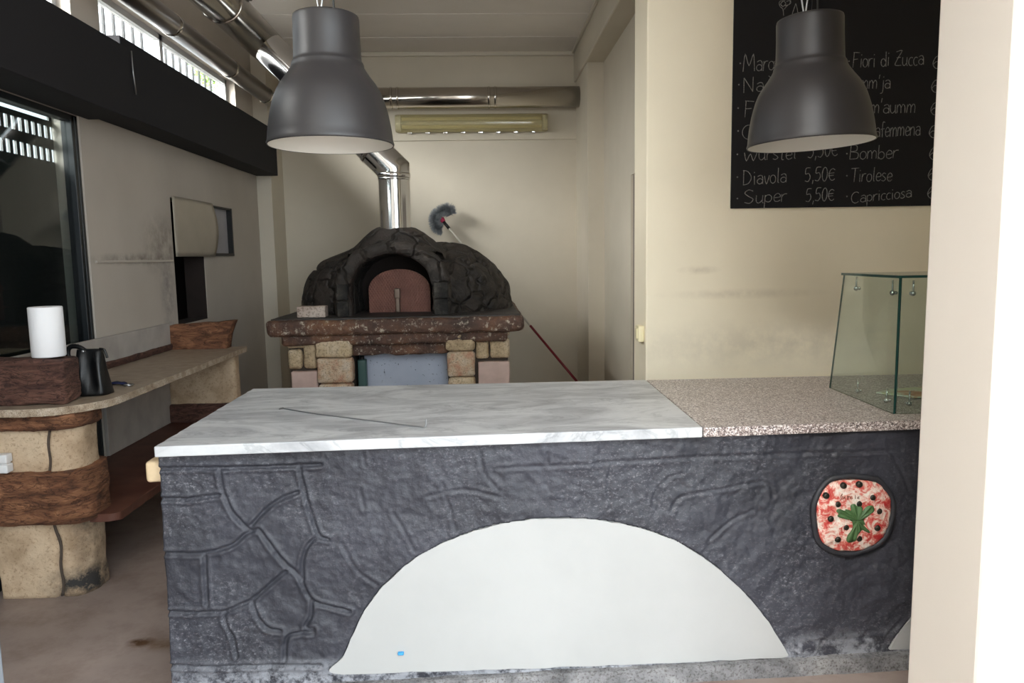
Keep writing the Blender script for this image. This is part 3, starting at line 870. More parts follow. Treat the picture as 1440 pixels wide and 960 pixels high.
for i in range(len(cl) - 1):
    tdir = (cl[i + 1] - cl[i]).normalized()
    u = tdir.cross(Vector((0, 1, 0))).normalized(); w = tdir.cross(u)
    for k in range(46):
        a = rs.uniform(0, 2 * PI); l = rs.uniform(.05, .078); p = cl[i].lerp(cl[i + 1], rs.random())
        dd = u * math.cos(a) + w * math.sin(a) + tdir * rs.uniform(-.35, .35)
        e = p + dd * l; s_ = tdir.cross(dd).normalized() * .0022
        mb.add([p - s_, p + s_, e + s_, e - s_], [(0, 1, 2, 3)])
        s_ = tdir.normalized() * .0022
        mb.add([p - s_, p + s_, e + s_, e - s_], [(0, 1, 2, 3)])
mb.build('bristles', M['bristle'], R3)

# ------------------------------------------------------------------ stone sideboard under the left wall
ZT = .935; x_e = -1.815
yf = 3.46
R4 = thing('stone_sideboard', 'two-tier stone sideboard along the left wall, on tan masonry piers', 'sideboard', (-2.1, 4.6, 0))
po = rrect(-2.33, x_e - .03, yf + .03, yf + .36, (0.01, .16, .05, .01), .03)
mb = MB()
def crack(q):
    # upright joint between the two stones of the pier
    return q
XPI = -1.918
def pierfn(q):
    xc = P(72, 700, 'y', yf + .03).x + .012 * math.sin(q.z * 9) + .006 * math.sin(q.z * 31)
    if q.y < yf + .1:
        dd = abs(q.x - xc)
        q = q + Vector((0, .03 * math.exp(-(dd / .010) ** 2), 0))
    return q
zb1 = P(80, 664, 'y', yf).z; zb0 = P(80, 738, 'y', yf).z
mb.prism(rrect(-2.33, XPI, yf + .03, yf + .25, (0.01, .11, .04, .01), .008), 0, ZT - .05, .02, .006, 9, 1, 0, True, pierfn)
mb.build('pier', M['tan'], R4)
jp = []
for i in range(46):
    z = i * .0192; jp.append((P(72, 700, 'y', yf + .03).x + .012 * math.sin(z * 9) + .006 * math.sin(z * 31), yf + .05, z))
MB().tube(jp, .0075, 8).build('joint', M['mortar'], R4)
mb = MB().prism(rrect(-2.35, XPI + .03, yf, yf + .27, (0.01, .12, .04, .01), .02), zb0, zb1, .02, .009, 11, 5, 0, True); mb.build('stone_band', M['rust'], R4)
mb = MB().prism(rrect(-2.35, XPI + .02, yf + .01, yf + .27, (0.01, .12, .04, .01), .02), ZT - .11, ZT - .035, .02, .007, 11, 8, 0, True); mb.build('stone_band', M['rust'], R4)
# top slab
so = rrect(WX + .005, x_e, yf - .03, 5.78, (0.0, .3, .02, 0), .04, 14)
mb = MB().prism(so, ZT - .036, ZT, .012, .002, 30, 0, 0)
sl = mb.build('top_slab', [M['slab'], M['slab_edge']], R4)
for p in sl.data.polygons:
    if abs(p.normal.z) < .5: p.material_index = 1
# lower shelf
zlo = .385
xo2 = x_e + .03
so = rrect(WX + .005, xo2, yf + .1, 5.75, (0, .05, .02, 0), .05)
mb = MB().prism(so, zlo - .04, zlo, .02, .003, 20, 0, 0); mb.build('lower_shelf', M['brown_wood'], R4)
# far pier and back panels
mb = MB().rbox(WX + .004, x_e - .06, 5.62, 5.76, 0, ZT - .037, .03, .03, .006, 8, 3); mb.build('pier', M['tan'], R4)
mb = MB().rbox(WX + .004, x_e - .05, 5.585, 5.78, zlo, zlo + .14, .02, .03, .006, 8, 6); mb.build('stone_band', M['rust_dark'], R4)
y0 = P(151, 600, 'x', WX + .02).y
mb = MB().box(WX + .002, WX + .022, y0, 5.2, zlo + .002, ZT - .04); mb.box(WX + .002, WX + .018, 5.2, 5.62, zlo + .002, ZT - .04)
mb.build('back_panel', M['cement'], R4, bevel=.003)
# upstand along the wall
ups = 1.135
mb = MB().box(WX + .002, WX + .03, 3.5, 5.75, ZT + .04, ups); mb.build('upstand', M['cement'], R4, bevel=.004)
mb = MB().rbox(WX + .002, WX + .045, 3.9, 5.72, ZT, ZT + .045, .012, .05, .004, 9, 2); mb.build('edging_strip', M['rust_dark'], R4)
# end blocks on the slab
yk = yf + .06
xk = P(89, 540, 'y', yk).x; zk = P(60, 506, 'y', yk).z
mb = MB().rbox(WX + .01, xk, yk, yk + .17, ZT, zk, .025, .03, .011, 9, 4); mb.build('end_block', M['rust_dark'], R4)
ye = 5.66
pts = [(WX + .004, ZT), (P(318, 487, 'y', ye).x, ZT), (P(320, 470, 'y', ye).x, P(320, 470, 'y', ye).z), (P(328, 451, 'y', ye).x, P(328, 451, 'y', ye).z), (WX + .004, P(240, 458, 'y', ye).z)]
# subdivide outline and extrude in y
op = []
for i, p in enumerate(pts):
    q = pts[(i + 1) % len(pts)]; k = max(1, int(math.dist(p, q) / .03))
    for j in range(k): op.append((p[0] + (q[0] - p[0]) * j / k, p[1] + (q[1] - p[1]) * j / k))
mb = MB()
mb.prism([(x, z) for x, z in op], 0, .12, .03, 0, mi=0, smooth=True, fn=lambda q: Vector((q.x, ye + q.z, q.y)) + noise.noise_vector(Vector((q.x, q.z, q.y)) * 11) * (.008 if q.y > ZT + .004 else 0))
mb.build('end_block', M['rust'], R4)

# things on the sideboard
ytr = yk + .09
pc = P(70, 508, 'y', ytr); rr_ = 21 / F * ytr
zt_ = P(66, 431, 'y', ytr).z
R5 = thing('paper_towel_roll', 'white paper towel roll standing on the near end of the sideboard', 'paper roll', (pc.x, ytr, zk))
zk2 = zk + .006
MB().lathe([(.02, zk2), (rr_ - .003, zk2), (rr_, zk2 + .004), (rr_, zt_ - .004), (rr_ - .003, zt_), (.022, zt_), (.021, zt_ - .03)], pc.x, ytr, 48).build('paper', M['paper'], R5)
MB().lathe([(.0215, zk2), (.0215, zt_ - .001), (.019, zt_ - .001), (.019, zk2)], pc.x, ytr, 24).build('core', plain('cardboard', (150, 120, 90), .9), R5)

yg = 3.80
gx0 = P(113, 550, 'y', yg).x; gx1 = P(156, 550, 'y', yg).x
gz = P(135, 491, 'y', yg).z
R6 = thing('leather_bag', 'small black leather bag standing on the slab behind the end block', 'bag', ((gx0 + gx1) / 2, yg, ZT))
mb = MB(); secs = 16; vs = []; fs = []
n_ = 32
for i in range(secs + 1):
    t = i / secs; z = ZT + .002 + (gz - ZT) * t
    cx = (gx0 + gx1) / 2 - .01 * t
    hw = (gx1 - gx0) / 2 * (1.03 - .22 * t ** 1.2); hd = .075 * (1 - .74 * t ** 1.3)
    for j in range(n_):
        a = 2 * PI * j / n_
        ex = 2 / 3.2
        x = math.copysign(abs(math.cos(a)) ** ex, math.cos(a)) * hw; y = math.copysign(abs(math.sin(a)) ** ex, math.sin(a)) * hd
        fold = .016 * math.sin(x * 62 + t * 2) * (math.sin(PI * t) * .8 + .2)
        vs.append((cx + x, yg + y + fold, z))
for i in range(secs):
    for j in range(n_): fs.append((i * n_ + j, i * n_ + (j + 1) % n_, (i + 1) * n_ + (j + 1) % n_, (i + 1) * n_ + j))
fs.append(tuple(reversed(range(n_)))); fs.append(tuple(secs * n_ + j for j in range(n_)))
mb.add(vs, fs, 0, True); mb.build('body', M['leather'], R6)
hp_ = [P(x, y, 'y', yg + .0) for x, y in ((121, 494), (112, 488), (101, 487), (96, 492), (97, 502), (108, 506), (117, 500))]
MB().tube(smooth_path(hp_, 6), .012, 8).build('strap', M['leather'], R6)
hp_ = [P(x, y, 'y', yg - .03) for x, y in ((140, 490), (146, 491), (149, 497), (151, 503))]
MB().tube(smooth_path(hp_, 6), [.006] * 19, 6).build('strap', M['leather'], R6)
mb = MB(); q = P(117, 494, 'y', yg - .02); mb.sphere(q, .008); mb.build('buckle', M['steel_wire'], R6)
# blue strap with metal buckle
sa = [P(152, 541, 'z', ZT), P(162, 539, 'z', ZT), P(176, 541.5, 'z', ZT)]
R7 = thing('strap', 'navy webbing strap with a metal buckle, beside the black bag', 'strap', sa[1])
d0 = (sa[2] - sa[0]).normalized(); nrm = Vector((0, 0, 1)).cross(d0)
mb = MB(); vs = []; fs = []
for i in range(13):
    t = i / 12; p = sa[0].lerp(sa[2], t) + Vector((0, 0, .004 + .01 * math.sin(t * PI) + .003 * math.sin(t * 9)))
    hw = .045 * (1 - .55 * t)
    for dz in (0, .003):
        vs += [p - nrm * hw + Vector((0, 0, dz)), p + nrm * hw + Vector((0, 0, dz))]
for i in range(12):
    a = i * 4; b = a + 4
    fs += [(a, a + 1, b + 1, b), (a + 2, b + 2, b + 3, a + 3), (a, b, b + 2, a + 2), (a + 1, a + 3, b + 3, b + 1)]
mb.add(vs, fs, 0, True); mb.build('webbing', M['blue_strap'], R7)
mb = MB(); c = P(181, 541, 'z', ZT + .008)
mb.tube([c + Vector((.022 * math.cos(a), .022 * math.sin(a), 0)) for a in [2 * PI * i / 16 for i in range(17)]], .004, 6, cap=False); mb.build('buckle', M['steel_wire'], R7)

# white ribbed plastic fitting on the pier
mb = MB(); q0 = P(-14, 652, 'y', yf + .02); q1 = P(18, 652, 'y', yf + .02)
for z0, z1 in ((P(5, 651, 'y', yf).z + .003, P(5, 638, 'y', yf).z), (P(5, 664, 'y', yf).z, P(5, 651, 'y', yf).z - .003)):
    mb.rbox(q0.x, q1.x, yf - .025, yf + .024, z0, z1, .006, .03)
mb.rbox(q0.x, q1.x - .01, yf - .01, yf + .024, P(5, 664, 'y', yf).z + .005, P(5, 638, 'y', yf).z - .005, .004, .03)
o = mb.build('plastic_bracket', M['white_plastic']); tag(o, 'white plastic bracket with a groove, fixed on the tan pier at the left edge', 'bracket')

# hatch with bent sheet cover on the left wall
R8 = thing('wall_hatch', 'grey metal hatch on the left wall with its cover slid half open', 'hatch', (WX, 6.4, 1.64))
ya, yb2, z0_, z1_ = 5.9, 6.7, 1.635, 2.10
mb = MB(); vs = []; fs = []; k1, k2 = 14, 12
for i in range(k1 + 1):
    u = i / k1; yy = ya + (yb2 - ya) * u
    for j in range(k2 + 1):
        v = j / k2; zz = z0_ + (z1_ - z0_) * v
        bx = WX + .02 + .035 * math.sin(PI * v) * u ** 2 + .02 * u
        vs.append((bx, yy - .03 * math.sin(PI * v) * (u ** 3) * -.6, zz))
for i in range(k1):
    for j in range(k2): fs.append((i * (k2 + 1) + j, (i + 1) * (k2 + 1) + j, (i + 1) * (k2 + 1) + j + 1, i * (k2 + 1) + j + 1))
mb.add(vs, fs, 0, True); cv = mb.build('cover', plain('satin_grey_sheet', (176, 168, 154), .42, .35, var=5, vscale=5), R8)
so_ = cv.modifiers.new('thickness', 'SOLIDIFY'); so_.thickness = .004
mb = MB().box(WX - .04, WX - .035, 6.5, 7.29, 1.65, 2.08); mb.build('inner_panel', plain('blue_grey_panel', (164, 162, 166), .6, var=6, vscale=4), R8)
mb = MB()
mb.box(WX - .08, WX + .012, 7.275, 7.30, 1.64, 2.09); mb.box(WX - .08, WX + .012, 6.4, 7.30, 1.64, 1.665); mb.box(WX - .08, WX + .006, 6.4, 7.30, 2.075, 2.09)
mb.build('gasket', M['black_plastic'], R8)

# ------------------------------------------------------------------ light switch on the reveal of the menu wall
q = P(899, 468, 'x', XM - .02)
R9 = thing('light_switch', 'yellowed light switch on the narrow end of the menu wall', 'switch', (XM, q.y, q.z - .04))
MB().rbox(XM - .035, XM, q.y - .045, q.y + .045, q.z - .05, q.z + .045, .008, .03).build('plate', M['cream_plastic'], R9)
MB().rbox(XM - .042, XM - .03, q.y - .022, q.y + .022, q.z - .032, q.z + .028, .004, .02).build('rocker', M['cream_plastic'], R9)

# ------------------------------------------------------------------ blackboard menu
YBD = YM0 - .012
bl = P(1030, 150, 'y', YBD); bb = P(1028, 293, 'y', YBD)
R10 = thing('menu_board', 'big blackboard menu with chalk pizza names and prices on the cream wall', 'menu board', (2.0, YBD, bb.z))
MB().box(bl.x, 2.75, YBD, YM0 - .001, bb.z, 2.98).build('board', M['board'], R10, bevel=.002)

def arc(cx, cy, rx, ry, a0, a1, n=9):
    return [(cx + rx * math.cos(math.radians(a0 + (a1 - a0) * i / n)), cy + ry * math.sin(math.radians(a0 + (a1 - a0) * i / n))) for i in range(n + 1)]
G = {
 'M': (.95, [[(0, 0), (.1, 1), (.42, .35), (.72, .98), (.85, .02)]]),
 'N': (.75, [[(0, 0), (.02, 1)], [(.02, 1), (.55, .02)], [(.55, .02), (.58, 1)]]),
 'F': (.6, [[(.05, 1), (.02, 0)], [(0, 1), (.5, .97)], [(.03, .52), (.38, .55)]]),
 'C': (.7, [arc(.35, .45, .35, .48, 50, 310)]),
 'W': (.95, [[(0, .62), (.16, 0), (.38, .5), (.6, 0), (.8, .62)]]),
 'D': (.75, [[(.05, 1), (.02, 0)], [(0, 1), (.35, .9), (.6, .5), (.4, .1), (0, 0)]]),
 'S': (.65, [[(.5, .9), (.25, 1), (.03, .78), (.25, .52), (.5, .3), (.3, .02), (0, .1)]]),
 'B': (.65, [[(.03, 1), (0, 0)], [(0, 1), (.4, .95), (.4, .6), (.05, .53), (.5, .42), (.48, .05), (0, 0)]]),
 'T': (.65, [[(0, .97), (.62, 1)], [(.32, .98), (.28, 0)]]),
 'Z': (.62, [[(.05, .93), (.5, 1), (.2, .5), (0, .05), (.52, .02)], [(.1, .52), (.42, .56)]]),
 'A': (.6, [[(0, 0), (.25, 1), (.5, 0)], [(.1, .4), (.42, .4)]]),
 'a': (.55, [[(.06, .52), (.25, .6), (.42, .48), (.44, 0)], arc(.24, .19, .2, .18, 10, 350)]),
 'b': (.5, [[(.02, 1), (0, 0)], arc(.2, .25, .2, .26, 150, -150)]),
 'c': (.42, [arc(.22, .28, .2, .28, 55, 305)]),
 'd': (.52, [arc(.2, .27, .19, .26, 20, 340), [(.42, 1), (.42, 0)]]),
 'e': (.48, [[(.03, .28), (.38, .33), (.34, .52), (.18, .58), (.03, .36), (.08, .06), (.25, 0), (.4, .1)]]),
 'f': (.38, [[(.36, .95), (.22, 1), (.14, .8), (.13, 0)], [(0, .52), (.32, .55)]]),
 'g': (.52, [arc(.22, .33, .2, .25, 20, 340), [(.42, .58), (.43, -.2), (.25, -.36), (.04, -.26)]]),
 'h': (.5, [[(.02, 1), (0, 0)], [(0, .35), (.2, .58), (.36, .45), (.38, 0)]]),
 'i': (.24, [[(.08, .58), (.08, 0)], [(.08, .8), (.09, .86)]]),
 'j': (.3, [[(.18, .58), (.18, -.2), (.0, -.34)], [(.18, .8), (.19, .86)]]),
 'l': (.24, [[(.08, 1), (.07, .1), (.14, 0)]]),
 'm': (.72, [[(.02, .56), (0, 0)], [(0, .35), (.16, .58), (.28, .4), (.29, 0)], [(.29, .35), (.44, .58), (.58, .42), (.58, 0)]]),
 'n': (.5, [[(.02, .56), (0, 0)], [(0, .35), (.2, .58), (.36, .45), (.38, 0)]]),
 'o': (.5, [arc(.21, .28, .2, .28, 90, 450, 12)]),
 'p': (.5, [[(.02, .56), (0, -.4)], arc(.2, .3, .2, .26, 150, -150)]),
 'r': (.38, [[(.02, .56), (0, 0)], [(0, .32), (.14, .54), (.32, .56)]]),
 's': (.42, [[(.32, .52), (.16, .58), (.04, .44), (.2, .3), (.32, .14), (.16, 0), (0, .06)]]),
 't': (.38, [[(.15, .9), (.13, .08), (.26, 0)], [(0, .6), (.32, .62)]]),
 'u': (.5, [[(.0, .56), (.02, .12), (.18, 0), (.36, .2)], [(.37, .56), (.37, .06), (.44, 0)]]),
 'v': (.44, [[(0, .56), (.17, 0), (.36, .57)]]),
 '5': (.55, [[(.42, 1), (.1, .98), (.05, .58), (.3, .6), (.42, .3), (.25, .02), (0, .08)]]),
 '0': (.52, [arc(.22, .5, .2, .5, 90, 450, 14)]),
 '6': (.6, [[(.5, .95), (.2, .85), (.03, .35), (.2, .0), (.46, .1), (.45, .42), (.22, .5), (.06, .3)]]),
 ',': (.24, [[(.1, .08), (.04, -.2)]]),
 "'": (.2, [[(.1, 1), (.05, .72)]]),
 '€': (.62, [arc(.34, .42, .28, .42, 50, 310), [(0, .52), (.46, .54)], [(0, .34), (.42, .36)]]),
 '.': (.2, [[(.04, .0), (.08, .05), (.1, 0), (.04, 0)]]),
 ' ': (.42, []),
}
CH = MB(); rj = random.Random(5)
LINES = []
def chalk(path3, r=.0021, mb=None):
    (mb or CH).tube(path3, r, 5)
def write(text, p0, p1, cap):
    a = P(p0[0], p0[1], 'y', YBD - .001); b = P(p1[0], p1[1], 'y', YBD - .001)
    capw = cap / F * YBD
    tot = sum(G[c][0] for c in text) - .08
    ux = (b - a); sxx = ux.length / tot; ux = ux.normalized(); uz = Vector((0, 0, 1))
    cur = 0; line = MB(); LINES.append(line)
    for c in text:
        w, st = G[c]
        jy = rj.uniform(-.03, .03); sl_ = rj.uniform(-.03, .06)
        for s in st:
            pp = [a + ux * ((cur + x + sl_ * y) * sxx) + uz * ((y + jy) * capw) for x, y in s]
            chalk(smooth_path(pp, 4), .0021, line)
        cur += w
def dot(px, py):
    p = P(px, py, 'y', YBD - .001); line = MB(); LINES.append(line); line.sphere(p, .0045, n=5, sc=(1, .3, 1))
for (x, y) in ((1041, 89), (1039, 119), (1038, 152), (1038, 184), (1037, 217), (1037, 249), (1037, 279), (1194, 86), (1191, 216), (1191, 247), (1191, 276)): dot(x, y)
write('Margh', (1045, 101), (1098, 99), 23)
write('Na', (1046, 131), (1074, 128), 20)
write('F', (1047, 165), (1060, 165), 22)
write('C', (1044, 195), (1060, 194), 20)
write('Wurstel', (1046, 226), (1119, 223), 18)
write('5,50€', (1136, 222), (1178, 219), 20)
write('Diavola', (1045, 260), (1106, 256), 20)
write('5,50€', (1132, 256), (1174, 253), 19)
write('Super', (1047, 286), (1106, 283), 19)
write('5,50€', (1133, 284), (1173, 281), 18)
write('Fiori di Zucca', (1199, 95), (1299, 91), 20)
write("mm'ja", (1209, 125), (1252, 124), 19)
write("m'aumm", (1224, 160), (1287, 158), 20)
write('lafemmena', (1227, 193), (1294, 190), 21)
write('Bomber', (1195, 224), (1262, 222), 19)
write('Tirolese', (1196, 256), (1254, 254), 19)
write('Capricciosa', (1197, 286), (1282, 277), 16)
for (x, y) in ((1311, 96), (1309, 129), (1308, 161), (1306, 193), (1306, 224), (1304, 253), (1303, 278)): write('6', (x, y), (x + 13, y), 18)
# doodle at the top
def pp_(l): return smooth_path([P(x, y, 'y', YBD - .001) for x, y in l], 5)
chalk(pp_([(1102, 22), (1101, 13), (1097, 9), (1096, 3), (1101, 1), (1105, 5), (1101, 9), (1098, 5), (1104, 0), (1110, -2), (1112, 4), (1107, 8), (1103, 13)]))
chalk(pp_([(1104, 8), (1110, 6), (1111, 1), (1106, 2)]))
chalk(pp_([(1114, 20), (1117, 11), (1119, 5)])); chalk(pp_([(1119, 5), (1121, 12), (1122, 19)]))
CHF = MB()
for l in ([(1131, 16), (1134, 6), (1135, -1)], [(1131, 10), (1137, 8)], [(1141, 14), (1142, 5), (1142, -3)]): chalk(pp_(l), .0021, CHF)
for line in LINES: line.build('chalk_dot' if len(line.v) < 80 else 'chalk_lettering', M['chalk'], R10)
CH.build('chalk_doodle', M['chalk'], R10)
CHF.build('faint_chalk_doodle', M['chalk_faint'], R10)

# ------------------------------------------------------------------ the counter
ZW0, ZW1 = .93, .968
cFL = P(218, 641, 'z', ZW0); cFR = Vector((2.62, 2.672, ZW0))
cBL = P(330, 562, 'z', ZW1); 
def yfront(x): return 2.572 + (x + 1.15) * .0265
def yback(x): return 3.66 + (x + 1.2) * -.006
cx0, cx1 = cFL.x, 2.62
RC = thing('bar_counter', 'black rough-plastered counter front with a white painted half circle', 'counter', (.6, 3.1, 0))
# white half circle outline (on the front face)
def onfront(px, py):
    q = P(px, py, 'y', 2.62)
    for _ in range(3): q = P(px, py, 'y', yfront(q.x) - .03 * (1 - q.z / .93))
    return q
arch_px = [(469, 949), (482, 925), (495, 895), (512, 862), (530, 836), (556, 808), (585, 785), (620, 766), (660, 750), (700, 739), (745, 732), (795, 730), (845, 733), (890, 741), (930, 753), (965, 769), (1000, 792), (1030, 818), (1058, 846), (1082, 876), (1098, 902), (1107, 918), (1105, 925), (1060, 928), (960, 933), (860, 937), (720, 942), (600, 946)]
A2 = [onfront(x, y) for x, y in arch_px]
A2s = smooth_path(A2, 6, closed=True)
apoly = np.array([(p.x, p.z) for p in A2s])
arch2_px = [(1253, 915), (1262, 898), (1275, 880), (1300, 855), (1345, 820), (1400, 800), (1470, 800), (1540, 830), (1590, 890), (1600, 905)]
B2 = [onfront(x, y) for x, y in arch2_px]
bpoly = np.array([(p.x, p.z) for p in B2])
def inside(poly, x, z):
    c = np.zeros_like(x, bool); j = len(poly) - 1
    for i in range(len(poly)):
        xi, zi = poly[i]; xj, zj_ = poly[j]
        cond = ((zi > z) != (zj_ > z)) & (x < (xj - xi) * (z - zi) / (zj_ - zi + 1e-12) + xi)
        c ^= cond; j = i
    return c
# joints between the plaster stones
J = [
 [(222, 661), (260, 660), (330, 659), (400, 657), (450, 654)],
 [(419, 655), (424, 680), (432, 712), (446, 752), (460, 760)],
 [(307, 661), (311, 690), (325, 722), (345, 744), (352, 748)],
 [(352, 740), (375, 716), (395, 703), (417, 694)],
 [(228, 779), (262, 780), (290, 778), (325, 768), (345, 752), (362, 746)],
 [(362, 746), (376, 764), (396, 790), (420, 812), (432, 840), (450, 852), (490, 862)],
 [(400, 806), (380, 823), (352, 847)],
 [(352, 847), (330, 856), (315, 864), (316, 880), (326, 900), (331, 925)],
 [(352, 847), (360, 868), (374, 886), (392, 890)],
 [(425, 818), (424, 795), (431, 770), (442, 758)],
 [(437, 846), (436, 868), (428, 884), (440, 888)],
 [(287, 782), (288, 810), (290, 852)],
 [(234, 863), (265, 864), (314, 862)],
 [(255, 705), (306, 698)], [(226, 703), (256, 704)],
 [(399, 930), (402, 900), (420, 893), (440, 892)],
 [(237, 938), (300, 940), (380, 938), (450, 938)],
 [(505, 690), (511, 716)], [(480, 766), (490, 785), (504, 806), (530, 824)], [(552, 724), (568, 748), (582, 776)],
 [(675, 640), (682, 668), (700, 690)], [(510, 640), (512, 655)], [(620, 680), (632, 716), (640, 748)],
 [(860, 655), (856, 690), (858, 715)], [(918, 715), (926, 690), (945, 672), (960, 668)], [(770, 640), (770, 655)],
 [(945, 720), (960, 700), (1010, 690), (1078, 680), (1090, 700)], [(700, 660), (800, 655), (950, 646), (1100, 640), (1270, 634)],
 [(1252, 632), (1268, 660), (1282, 692)], [(600, 700), (650, 690), (700, 700)], [(1000, 760), (1030, 735), (1060, 720)],
 [(1098, 905), (1130, 930), (1150, 950)], [(1275, 870), (1250, 900), (1235, 940)], [(1125, 905), (1180, 902), (1250, 900)]]
segs = []
for k, l in enumerate(J):
    pts3 = smooth_path([onfront(x, y) for x, y in l], 4)
    stren = .9 if k < 17 else .3
    for a, b in zip(pts3, pts3[1:]): segs.append((a.x, a.z, b.x, b.z, stren))
stp = .0055
nx = int((cx1 - cx0) / stp); nz = int(ZW0 / stp)
gx = np.linspace(cx0, cx1, nx + 1); gz = np.linspace(0, ZW0, nz + 1)
X_, Z_ = np.meshgrid(gx, gz)
D = np.full(X_.shape, 9.); SS = np.zeros(X_.shape)
for (ax2, az2, bx2, bz2, stn) in segs:
    m0 = (X_ > min(ax2, bx2) - .06) & (X_ < max(ax2, bx2) + .06) & (Z_ > min(az2, bz2) - .06) & (Z_ < max(az2, bz2) + .06)
    if not m0.any(): continue
    xx = X_[m0]; zz = Z_[m0]
    ll = (bx2 - ax2) ** 2 + (bz2 - az2) ** 2 + 1e-12
    t = np.clip(((xx - ax2) * (bx2 - ax2) + (zz - az2) * (bz2 - az2)) / ll, 0, 1)
    dd = np.hypot(xx - ax2 - t * (bx2 - ax2), zz - az2 - t * (bz2 - az2))
    cur = D[m0]; s0 = SS[m0]; better = dd < cur
    cur[better] = dd[better]; s0[better] = stn
    D[m0] = cur; SS[m0] = s0
disp = SS * (-.011 * np.exp(-(D / .006) ** 2) + .007 * np.exp(-((D - .013) / .006) ** 2))
nz_ = np.array([[noise.noise(Vector((x * 4.5, 0, z * 4.5))) * .010 + noise.noise(Vector((x * 17, 3, z * 17))) * .0055 + noise.noise(Vector((x * 45, 7, z * 45))) * .0032 for x in gx] for z in gz])
disp = disp + nz_
ia = inside(apoly, X_, Z_) | inside(bpoly, X_, Z_)
disp = np.where(ia, -.02, disp)
Yg = yfront(X_) - .03 * (1 - Z_ / .93) - disp + .012
mb = MB()
W_ = nx + 1
vs = np.stack([X_, Yg, Z_], -1).reshape(-1, 3).tolist()
fs = [(j * W_ + i, j * W_ + i + 1, (j + 1) * W_ + i + 1, (j + 1) * W_ + i) for j in range(nz) for i in range(nx)]
mb.add(vs, fs, 0, True)
# sides and back of the body
fl = [j * W_ for j in range(nz + 1)]
o_ = len(mb.v)
for j in range(nz + 1):
    zz = gz[j]; q = noise.noise(Vector((5, zz * 9, 1))) * .012
    mb.v.append((cx0 + q * .3, yfront(cx0) + .5, zz)); mb.v.append((cx0 + .005, yback(cx0) - .01, zz))
for j in range(nz):
    mb.f += [(fl[j], fl[j + 1], o_ + 2 * j + 2, o_ + 2 * j), (o_ + 2 * j, o_ + 2 * j + 2, o_ + 2 * j + 3, o_ + 2 * j + 1)]
    mb.mi += [0, 0]; mb.sm += [True, True]
mb.add([(cx0, yback(cx0) - .01, 0), (cx1, yback(cx1) - .01, 0), (cx1, yback(cx1) - .01, ZW0), (cx0, yback(cx0) - .01, ZW0)], [(0, 1, 2, 3)])
mb.add([(cx0, 2.62, ZW0 - .001), (cx1, 2.72, ZW0 - .001), (cx1, yback(cx1) - .01, ZW0 - .001), (cx0, yback(cx0) - .01, ZW0 - .001)], [(0, 1, 2, 3)])
mb.add([(cx1, 2.68, 0), (cx1, yback(cx1) - .01, 0), (cx1, yback(cx1) - .01, ZW0), (cx1, 2.68, ZW0)], [(0, 1, 2, 3)])
mb.build('body', M['black_paint'], RC)
def panel(poly3, name):
    mb = MB(); n = len(poly3)
    jit = [Vector((noise.noise(p * 26) * .004, 0, noise.noise(p * 31 + Vector((5, 5, 5))) * .004)) for p in poly3]
    # slightly domed faces, triangulated by a fan of strips
    front = [Vector((p.x + j.x, yfront(p.x) - .03 * (1 - p.z / .93) + .008, p.z + j.z)) for p, j in zip(poly3, jit)]
    back = [p + Vector((0, .03, 0)) for p in front]
    mb.add(front + back, [tuple(range(n))] + [(i, (i + 1) % n, n + (i + 1) % n, n + i) for i in range(n)])
    return mb.build(name, M['white_arch'], RC)
panel(A2s, 'white_half_circle')
panel(smooth_path(B2, 4), 'white_half_circle')
# tiny blue paint fleck
q = onfront(564, 919); mb = MB().rbox(q.x - .012, q.x + .01, q.y - .006, q.y + .012, q.z - .004, q.z + .005, .003, .01); mb.build('paint_fleck', plain('blue_paint', (60, 150, 206), .6), RC)
# footing strip
mb = MB()
zf = onfront(800, 942).z
k = 60
for i in range(k):
    xa = cx0 + .005 + (cx1 - cx0) * i / k; xb = xa + (cx1 - cx0) / k
pts = [(cx0 + .3, yfront(cx0) - .045)] 
xs = [P(470, 950, 'y', 2.6).x + (cx1 - .3 - cx0) * i / 90 for i in range(91)]; xs = [x for x in xs if x < cx1]
outl = [(x, yfront(x) - .046 + noise.noise(Vector((x * 9, 0, 0))) * .006) for x in xs] + [(xs[-1], 2.7), (xs[0], 2.64)]
mb.prism(outl, 0, max(.02, zf - .004), .012, .002, 30); mb.build('footing', M['plinth'], RC)
# wooden end of a batten poking out at the left
q0 = P(205, 679, 'y', 2.61); q1 = P(220, 649, 'y', 2.61)
mb = MB().rbox(q0.x, q1.x + .04, 2.61, 2.70, q0.z, q1.z, .012, .03, .002, 20); mb.build('batten_end', M['wood_tab'], RC)

# worktops
sF = P(992, 603, 'z', ZW1); sB = P(925, 546, 'z', ZW1)
fl_ = P(216, 628, 'z', ZW1); bl_ = P(330, 561, 'z', ZW1)
def yfw(x): return fl_.y + (x - fl_.x) * ((P(1288, 590, 'z', ZW1).y - fl_.y) / (P(1288, 590, 'z', ZW1).x - fl_.x))
yfr = yfw(sF.x)
def slab_piece(x0f, x0b, x1f, x1b, jag=0):
    out = []
    k = 60
    for i in range(k + 1):
        x = x0f + (x1f - x0f) * i / k; out.append((x, yfw(x) + noise.noise(Vector((x * 12, 0, 3))) * .003))
    for i in range(1, 20):
        t = i / 20; out.append((x1f + (x1b - x1f) * t, yfw(x1f) + (yback(x1b) - yfw(x1f)) * t + 0))
    for i in range(k + 1):
        x = x1b + (x0b - x1b) * i / k; out.append((x, yback(x)))
    for i in range(1, 30):
        t = i / 30; q = noise.noise(Vector((t * 22, 1, 0))) * .006 * jag
        out.append((x0b + (x0f - x0b) * t + q, yback(x0b) + (yfw(x0f) - yback(x0b)) * t))
    return out
mb = MB().prism(slab_piece(fl_.x, bl_.x, sF.x - .002, sB.x - .002, 1), ZW0, ZW1)
